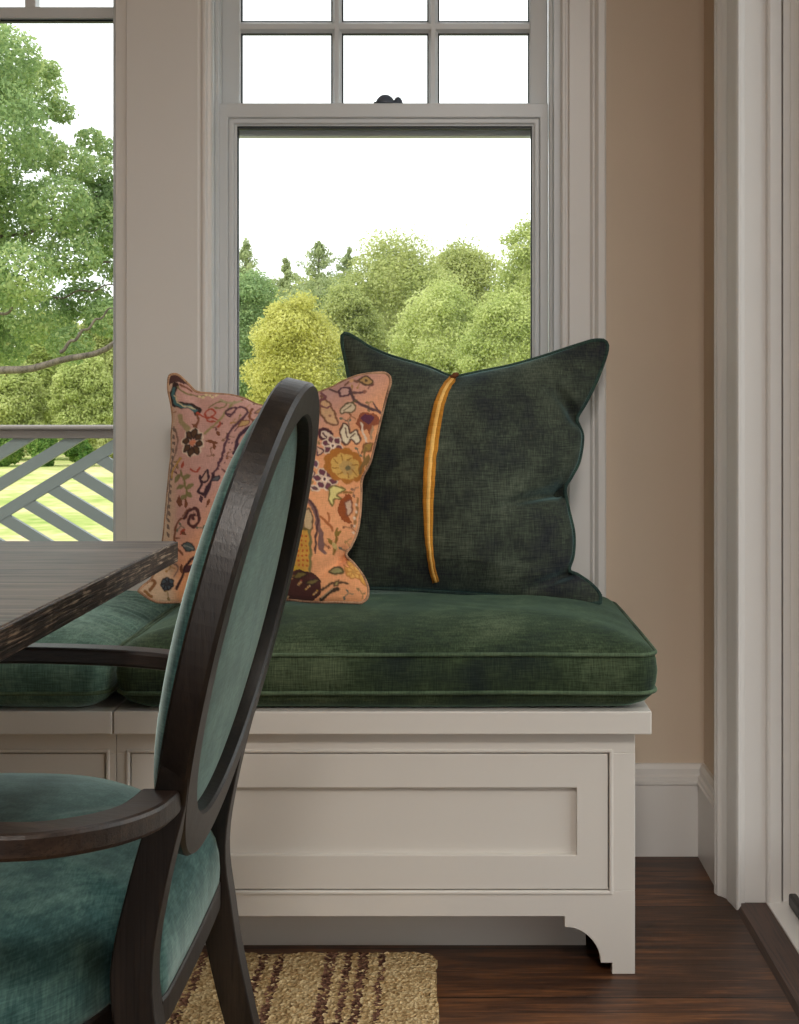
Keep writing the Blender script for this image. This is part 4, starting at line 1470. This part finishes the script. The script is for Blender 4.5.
# ------------------------------------------------------------------ outside: porch, railing, lawn, trees
YR = 5.0
struct(MB().box(-9, 6, Y2, YR + 0.25, -0.22, -0.08).build('porch_floor', M['deck']), 'grey porch floor outside the windows', 'porch')
railing = thing('porch_railing', 'grey porch railing with diagonal chevron slats outside the left window', 'railing', (-2.5, YR, -0.08))
rz1 = P(0, 437, YR).z
rz0 = 0.02
RX0, RX1 = -3.6, 0.9
MB().box(RX0, RX1, YR - 0.045, YR + 0.05, P(0, 429.5, YR).z, P(0, 425, YR).z).build('rail_cap', M['railtop'], railing, bevel=0.006)
MB().box(RX0, RX1, YR - 0.02, YR + 0.025, rz1 - 0.005, P(0, 429.5, YR).z).build('top_rail', M['railtop'], railing, bevel=0.003)
MB().box(RX0, RX1, YR - 0.02, YR + 0.025, rz0 - 0.05, rz0).build('bottom_rail', M['rail'], railing, bevel=0.003)
sl = MB()
# the main diagonal passes through these two points; slats meet it herring-bone fashion
pa, pb = P(8, 510, YR), P(112, 447, YR)
mslope = (pb.z - pa.z) / (pb.x - pa.x)
ang = math.atan(mslope)
half = 0.0215
step_z = 30.5 * YR / F
panels = [(RX0, RX1)]


def zmain(x):
    return pa.z + mslope * (x - pa.x)


def slat(x0, z0, x1, z1, ya=-0.012, yb=0.016):
    dx, dz = x1 - x0, z1 - z0
    l = math.hypot(dx, dz)
    nx, nz = -dz / l * half, dx / l * half
    poly = [(x0 + nx, z0 + nz), (x1 + nx, z1 + nz), (x1 - nx, z1 - nz), (x0 - nx, z0 - nz)]
    # clip to the railing height
    def clip(poly, zc, keep_below):
        out = []
        for i in range(len(poly)):
            p, q = poly[i - 1], poly[i]
            ip = (p[1] <= zc) if keep_below else (p[1] >= zc)
            iq = (q[1] <= zc) if keep_below else (q[1] >= zc)
            if ip != iq:
                t_ = (zc - p[1]) / (q[1] - p[1])
                out.append((p[0] + t_ * (q[0] - p[0]), zc))
            if iq:
                out.append(q)
        return out
    poly = clip(poly, rz1, True)
    if len(poly) > 2:
        poly = clip(poly, rz0, False)
    if len(poly) > 2:
        sl.prism(poly, 'Y', YR + ya, YR + yb)


H = rz1 - rz0
period = 2 * H / mslope + 3.2 * step_z / mslope
for rep in (-2, -1, 0, 1, 2, 3):
    ox = rep * period
    # main diagonal and parallels above it
    xa = pa.x + (rz0 - pa.z) / mslope + ox
    xb = pa.x + (rz1 - pa.z) / mslope + ox
    for k in (0, 1, 2):
        dz = k * step_z * 1.0
        x0_ = xa if k == 0 else max(xa, pa.x + (rz0 - dz - pa.z) / mslope + ox)
        slat(x0_ - 0.1 * (k == 0), zmain(x0_ - 0.1 * (k == 0) - ox) + dz, xb - dz / mslope + 0.1, rz1 + 0.1 * mslope)
    # slats falling to the right from the diagonal
    for k in range(-12, 13):
        xs = P(48 + 24.3 * k, 0, YR).x + ox
        zs = zmain(xs - ox)
        if zs > rz1 or zs < rz0:
            continue
        xe = min(xs + (zs - rz0) / mslope + 0.1, xa + period + 0.02 if False else xs + 9)
        slat(xs, zs, xe, zs - mslope * (xe - xs), -0.0105, 0.0145)
sl.build('chevron_panel', M['rail'], railing)
for xp in (RX0, RX1):
    MB().box(xp - 0.06, xp + 0.06, YR - 0.06, YR + 0.06, -0.08, rz1 + 0.08).build('post', M['rail'], railing, bevel=0.006)

GZ = -1.0
lw = MB()
n_ = 40
vs, fs = [], []
for j in range(n_ + 1):
    for i in range(n_ + 1):
        x = -130 + 260 * i / n_
        y = -40 + 180 * j / n_
        z = GZ + 0.25 * pnoise(Vector((x * 0.03, y * 0.03, 0))) if y > 8 else GZ
        vs.append((x, y, z))
for j in range(n_):
    for i in range(n_):
        a = j * (n_ + 1) + i
        fs.append((a, a + 1, a + n_ + 2, a + n_ + 1))
lw.add(vs, fs)
struct(lw.build('lawn', M['lawn'], smooth=True), 'sunlit yellow-green lawn beyond the porch', 'lawn')


def leaf_cloud(name, lobes, n, size, mat, parent, seed, up=0.35, core=True, spread=0.16, wpow=1.0):
    """leaves spread over the shells of ellipsoid lobes (x, y, z, rx, ry, rz)"""
    rng = np.random.default_rng(seed)
    lb = np.array(lobes, float)
    wgt = (lb[:, 3] * lb[:, 5]) ** wpow
    pick = rng.choice(len(lb), n, p=wgt / wgt.sum())
    dirs = rng.normal(size=(n, 3))
    dirs /= np.linalg.norm(dirs, axis=1)[:, None]
    rad = 1 - np.abs(rng.normal(0, spread, n)) + spread * 0.4
    rad = np.clip(rad + rng.normal(0, 0.05, n), 0.25, 1.3)
    pos = lb[pick, :3] + dirs * lb[pick, 3:] * rad[:, None]
    nrm = dirs + rng.normal(0, 0.9, (n, 3)) + np.array([0, 0, up])
    nrm /= np.linalg.norm(nrm, axis=1)[:, None]
    tan = np.cross(nrm, rng.normal(size=(n, 3)))
    tan /= np.linalg.norm(tan, axis=1)[:, None]
    bit = np.cross(nrm, tan)
    s = size * rng.uniform(0.55, 1.3, n)[:, None]
    v = np.empty((n, 4, 3))
    v[:, 0] = pos - tan * s * 0.6
    v[:, 1] = pos - bit * s * 0.34 + nrm * s * 0.10
    v[:, 2] = pos + tan * s * 0.6
    v[:, 3] = pos + bit * s * 0.34 + nrm * s * 0.10
    verts = []
    faces = []
    if core:
        for k, (x, y, z, a, b, c) in enumerate(lobes):
            base = len(verts)
            if core == 'last' and k < len(lobes) - 1:
                continue
            q = 0.8
            NS, NR = 10, 7
            for j in range(NR + 1):
                th = PI * j / NR
                for i in range(NS):
                    ph = 2 * PI * i / NS
                    w = q * (1 + 0.18 * pnoise(Vector((i * 1.3 + k, j * 1.7, seed))))
                    verts.append((x + a * w * math.sin(th) * math.cos(ph), y + b * w * math.sin(th) * math.sin(ph), z + c * w * math.cos(th)))
            for j in range(NR):
                for i in range(NS):
                    faces.append((base + j * NS + i, base + j * NS + (i + 1) % NS, base + (j + 1) * NS + (i + 1) % NS, base + (j + 1) * NS + i))
    me = bpy.data.meshes.new(name)
    co = np.concatenate([v.reshape(-1, 3), np.array(verts, float).reshape(-1, 3)])
    quads = np.concatenate([np.arange(4 * n, dtype=np.int32).reshape(-1, 4), (np.array(faces, np.int32) + 4 * n).reshape(-1, 4)])
    me.vertices.add(len(co))
    me.vertices.foreach_set('co', co.astype(np.float32).ravel())
    me.loops.add(quads.size)
    me.loops.foreach_set('vertex_index', quads.ravel())
    me.polygons.add(len(quads))
    me.polygons.foreach_set('loop_start', np.arange(0, quads.size, 4, dtype=np.int32))
    me.update(calc_edges=True)
    me.validate()
    return link(name, me, mat, parent)


# --- near tree outside the left window
DT = 14.0
nt = thing('oak_tree', 'large leafy green tree close outside the left window with a bare grey branch', 'tree', (-6.6, DT, GZ))


def tp(px, py, dy=0.0):
    p = P(px, py, DT + dy)
    return (p.x, p.y, p.z)


lobes = []
for px, py, r, dy in ((-70, 50, 80, 0.4), (-5, 62, 44, -0.6), (24, 92, 40, 0.3), (-30, 130, 70, -0.8), (38, 150, 26, 0.5), (70, 165, 24, -0.2), (96, 172, 20, 0.2), (112, 150, 16, 0.6), (90, 140, 15, 0.2), (100, 205, 30, 0.3), (124, 200, 30, 0.6), (62, 112, 14, 0.3), (50, 70, 12, 0.1),
                      (150, 190, 34, 0.0), (55, 205, 34, -0.7), (95, 225, 34, 0.0), (0, 215, 50, 0.2), (-70, 200, 80, 0.2), (130, 255, 40, 0.5), (70, 255, 30, -0.5), (15, 275, 38, -0.9),
                      (-50, 300, 70, 0.4), (85, 300, 26, 0.3), (40, 318, 34, 0.1), (110, 318, 24, -0.4), (0, 345, 30, 0.5), (70, 345, 22, -0.5), (-60, 360, 40, -0.4), (160, 300, 40, 0.3), (-140, 150, 80, 0.0), (-150, 280, 70, 0.3)):
    x, y, z = tp(px, py, dy)
    k = DT / F
    lobes.append((x, y, z, r * k * 0.98, r * k * 0.8, r * k * 0.76))
leaf_cloud('crown', lobes, 130000, 0.043, M['leaf_near'], nt, 21, core=False, spread=0.22)
tk = MB()
tk.tube([(-6.6, DT + 0.2, GZ - 0.1), (-6.6, DT + 0.2, 0.6), (-6.5, DT + 0.1, 2.2), (-6.3, DT, 3.6), (-6.1, DT, 5.0)], [0.34, 0.26, 0.22, 0.15, 0.05], 12)
tk.build('trunk', M['bark'], nt, smooth=True)
brs = [([(-130, 372), (-60, 380), (0, 372), (35, 366), (70, 360), (95, 352), (112, 344), (150, 322)], 0.055, -1.0),
       ([(-80, 300), (-20, 290), (30, 280), (70, 268), (110, 262)], 0.03, 0.2), ([(-70, 230), (0, 238), (50, 222), (100, 195)], 0.03, 0.1),
       ([(60, 352), (85, 330), (112, 308)], 0.02, -0.9), ([(-90, 180), (-30, 130), (10, 90)], 0.04, 0.1), ([(0, 290), (40, 300), (80, 292), (115, 285)], 0.018, 0.0),
       ([(-60, 330), (0, 315), (20, 300)], 0.03, -0.6)]
for pts, r, dy in brs:
    q = catmull(pts, 24)
    b = MB()
    b.tube([Vector(tp(x, y + 2.0 * math.sin(i * 1.1), dy)) for i, (x, y) in enumerate(q)], [r * (1 - 0.6 * i / 23) for i in range(24)], 8)
    b.build('branch', M['bark'], nt, smooth=True)


def far_tree(px, top, w, d, kind, mat, label, name, base_y=None, seed=0, n=3200, leaf=0.30):
    k = d / F
    zt = P(px, top, d).z
    x = (px - CX) * k
    ht = zt - GZ
    w_m = w * k
    t = thing(name, label, 'tree' if name != 'shrub' else 'shrub', (x, d, GZ), 'trees beyond the lawn' if name != 'shrub' else 'shrubs along the far edge of the lawn')
    rng = random.Random(seed)
    lobes = []
    if kind == 'round':
        rx, ry, rz = w_m * 0.5, w_m * 0.42, ht * 0.5
        cz_ = zt - rz
        for i in range(40):
            f = (i + 0.5) / 40
            zc = 1 - 1.7 * f
            a = i * 2.39996 + seed
            h = math.sqrt(max(0, 1 - zc * zc))
            r = w_m * rng.uniform(0.08, 0.22)
            q = 1 - r / (w_m * 0.5) * 0.8 + rng.uniform(-0.28, 0.16)
            lobes.append((x + rx * q * h * math.cos(a), d + ry * q * h * math.sin(a), cz_ + (rz - r * 0.8) * zc * rng.uniform(0.86, 1.04), r * 1.15, r * 1.1, r * 0.8))
        lobes.append((x, d, cz_, rx * 0.85, ry * 0.85, rz * 0.85))
        leaf_cloud('crown', lobes, n, leaf, M[mat], t, seed + 100, core='last', spread=0.42)
    elif kind == 'pine':
        m = 17
        for i in range(m):
            f = i / (m - 1)
            z = GZ + ht * (0.25 + 0.74 * f)
            rr = w_m * 0.8 * (1.03 - f) ** 0.85 * rng.uniform(0.8, 1.15)
            arms = 8 if f < 0.75 else 5
            for j in range(arms):
                a = 2 * PI * (j + rng.uniform(-0.4, 0.4)) / arms + i
                ro = rr * rng.uniform(0.55, 1.15)
                zj = z + rng.uniform(-0.5, 0.3) * ht / m
                for q in (0.2, 0.5, 0.8, 1.0):
                    o = ro * q
                    lobes.append((x + o * math.cos(a), d + o * math.sin(a), zj + 0.25 * o * q - 0.1 * o, ro * 0.17 + 0.08, ro * 0.17 + 0.08, 0.13 + 0.2 * (1 - q) + rng.uniform(0, 0.12)))
        lobes.append((x, d, zt - 0.25, 0.09, 0.09, 0.3))
        leaf_cloud('crown', lobes, n, leaf * 0.9, M[mat], t, seed + 100, core=False, wpow=0.45)
    else:
        for i in range(6):
            a = i * 1.9 + seed
            r = w_m * 0.3
            lobes.append((x + w_m * 0.28 * math.cos(a), d + w_m * 0.2 * math.sin(a), GZ + ht * (0.35 + 0.35 * (i % 3) / 2), r, r, ht * 0.33))
        leaf_cloud('foliage', lobes, n, leaf, M[mat], t, seed + 100)
    if kind != 'shrub':
        tr = MB()
        tr.tube([(x, d, GZ - 0.2), (x, d, GZ + ht * 0.5), (x, d, GZ + ht * (0.97 if kind == 'pine' else 0.7))], [0.22, 0.15, 0.04], 8)
        tr.build('trunk', M['bark'], t, smooth=True)
    return t


spec = [
    # px, top y, width, depth, kind, leaves, label
    (246, 246, 84, 66, 'pine', 'leaf_pine', 'dark pine at the left edge of the centre window'),
    (319, 244, 110, 76, 'pine', 'leaf_pine', 'tall feathery pine standing above the yellow tree'),
    (348, 252, 80, 98, 'pine', 'leaf_pine', 'small pine tip between the tall pine and the broad green tree'),
    (286, 260, 70, 88, 'pine', 'leaf_pine', 'short pine tip just left of the tall feathery pine'),
    (296, 290, 92, 46, 'round', 'leaf_yellow', 'yellow-green leafy tree, the brightest in the centre window'),
    (316, 272, 96, 108, 'round', 'leaf_green', 'distant green tree mass behind the tall feathery pine'),
    (396, 228, 140, 58, 'round', 'leaf_green', 'broad rounded green tree with the highest crown mid window'),
    (462, 234, 90, 72, 'round', 'leaf_green', 'rounded tree with dark gap right of the broad green tree'),
    (536, 212, 100, 64, 'round', 'leaf_lime', 'tall pale green tree at the right edge of the centre window'),
    (446, 276, 110, 49, 'round', 'leaf_lime', 'pale green bushy tree in front, above the gold striped pillow'),
    (508, 286, 90, 45, 'round', 'leaf_lime', 'low lime green tree in front of the tall pale tree'),
    (347, 284, 72, 52, 'round', 'leaf_green', 'low green tree behind the green pillow corner'),
    (250, 268, 84, 54, 'round', 'leaf_blue', 'blue-green tree below the dark pine, left edge of the centre window'),
    (618, 225, 100, 50, 'round', 'leaf_green', 'green tree hidden behind the right window casing'),
    (176, 275, 80, 58, 'round', 'leaf_green', 'green tree hidden behind the panel between the windows'),
    (108, 300, 74, 50, 'round', 'leaf_green', 'green tree behind the oak, right edge of the left window'),
    (44, 300, 84, 61, 'round', 'leaf_lime', 'lime green tree behind the oak, mid left window'),
    (-22, 300, 88, 52, 'round', 'leaf_green', 'green tree behind the oak, left edge of the left window'),
    (-105, 280, 110, 60, 'round', 'leaf_lime', 'lime green tree beyond the frame, left of the oak'),
    (84, 352, 66, 46, 'round', 'leaf_lime', 'small pale lime tree under the bare grey branch'),
    (12, 358, 66, 46, 'round', 'leaf_lime', 'small lime green tree above the railing, left edge'),
]
for i, (px, top, w, d, kind, mat, label) in enumerate(spec):
    far_tree(px, top, w, d, kind, mat, label, 'pine_tree' if kind == 'pine' else 'leafy_tree', seed=i * 3 + 1, n=52000 if kind == 'round' else 24000, leaf=(0.105 if kind == 'round' else 0.1) * d / 50)
for i, (px, top, w, mat, label) in enumerate([
        (-32, 428, 32, 'leaf_shrub', 'dark shrub at lawn edge, left end behind the railing'),
        (6, 436, 27, 'leaf_shrub', 'low shrub at lawn edge behind the leftmost slats'),
        (42, 430, 27, 'leaf_shrub', 'taller dark shrub at lawn edge, mid railing'),
        (78, 434, 27, 'leaf_shrub', 'dark shrub at lawn edge behind the long diagonal slat'),
        (114, 430, 27, 'leaf_green', 'lighter shrub at lawn edge by the window stile')]):
    far_tree(px, top, w, 41.5, 'shrub', mat, label, 'shrub', seed=60 + i, n=6000, leaf=0.12)

# ------------------------------------------------------------------ light
wd = bpy.data.worlds.new('sky')
SC.world = wd
wd.use_nodes = True
nt_ = wd.node_tree
nt_.nodes.clear()
wo = nt_.nodes.new('ShaderNodeOutputWorld')
bg = nt_.nodes.new('ShaderNodeBackground')
bg.inputs['Color'].default_value = (0.97, 0.985, 1.0, 1)
bg.inputs['Strength'].default_value = 1.7
nt_.links.new(bg.outputs[0], wo.inputs['Surface'])

sun_d = bpy.data.lights.new('sun', 'SUN')
sun_d.energy = 1.7
sun_d.angle = math.radians(1.5)
sun_d.color = (1.0, 0.93, 0.78)
sun = bpy.data.objects.new('sun', sun_d)
COL.objects.link(sun)
sun.rotation_euler = Vector((0.62, 0.45, -0.72)).to_track_quat('-Z', 'Y').to_euler()

# ceiling lamp of the room, above and behind the camera
la = bpy.data.lights.new('ceiling_lamp_light', 'AREA')
la.shape = 'DISK'
la.size = 0.45
la.energy = 44
la.color = (1.0, 0.93, 0.87)
lo = bpy.data.objects.new('ceiling_lamp_light', la)
COL.objects.link(lo)
lo.location = (0.15, -0.55, 2.6)

SC.view_settings.view_transform = 'Standard'
SC.view_settings.look = 'None'
SC.view_settings.gamma = 1.0
SC.view_settings.use_curve_mapping = False
SC.view_settings.exposure = 0.3
SC.cycles.use_denoising = True
SC.cycles.max_bounces = 10
SC.cycles.diffuse_bounces = 6
SC.cycles.transparent_max_bounces = 24
SC.cycles.caustics_reflective = False
SC.cycles.sample_clamp_indirect = 6.0
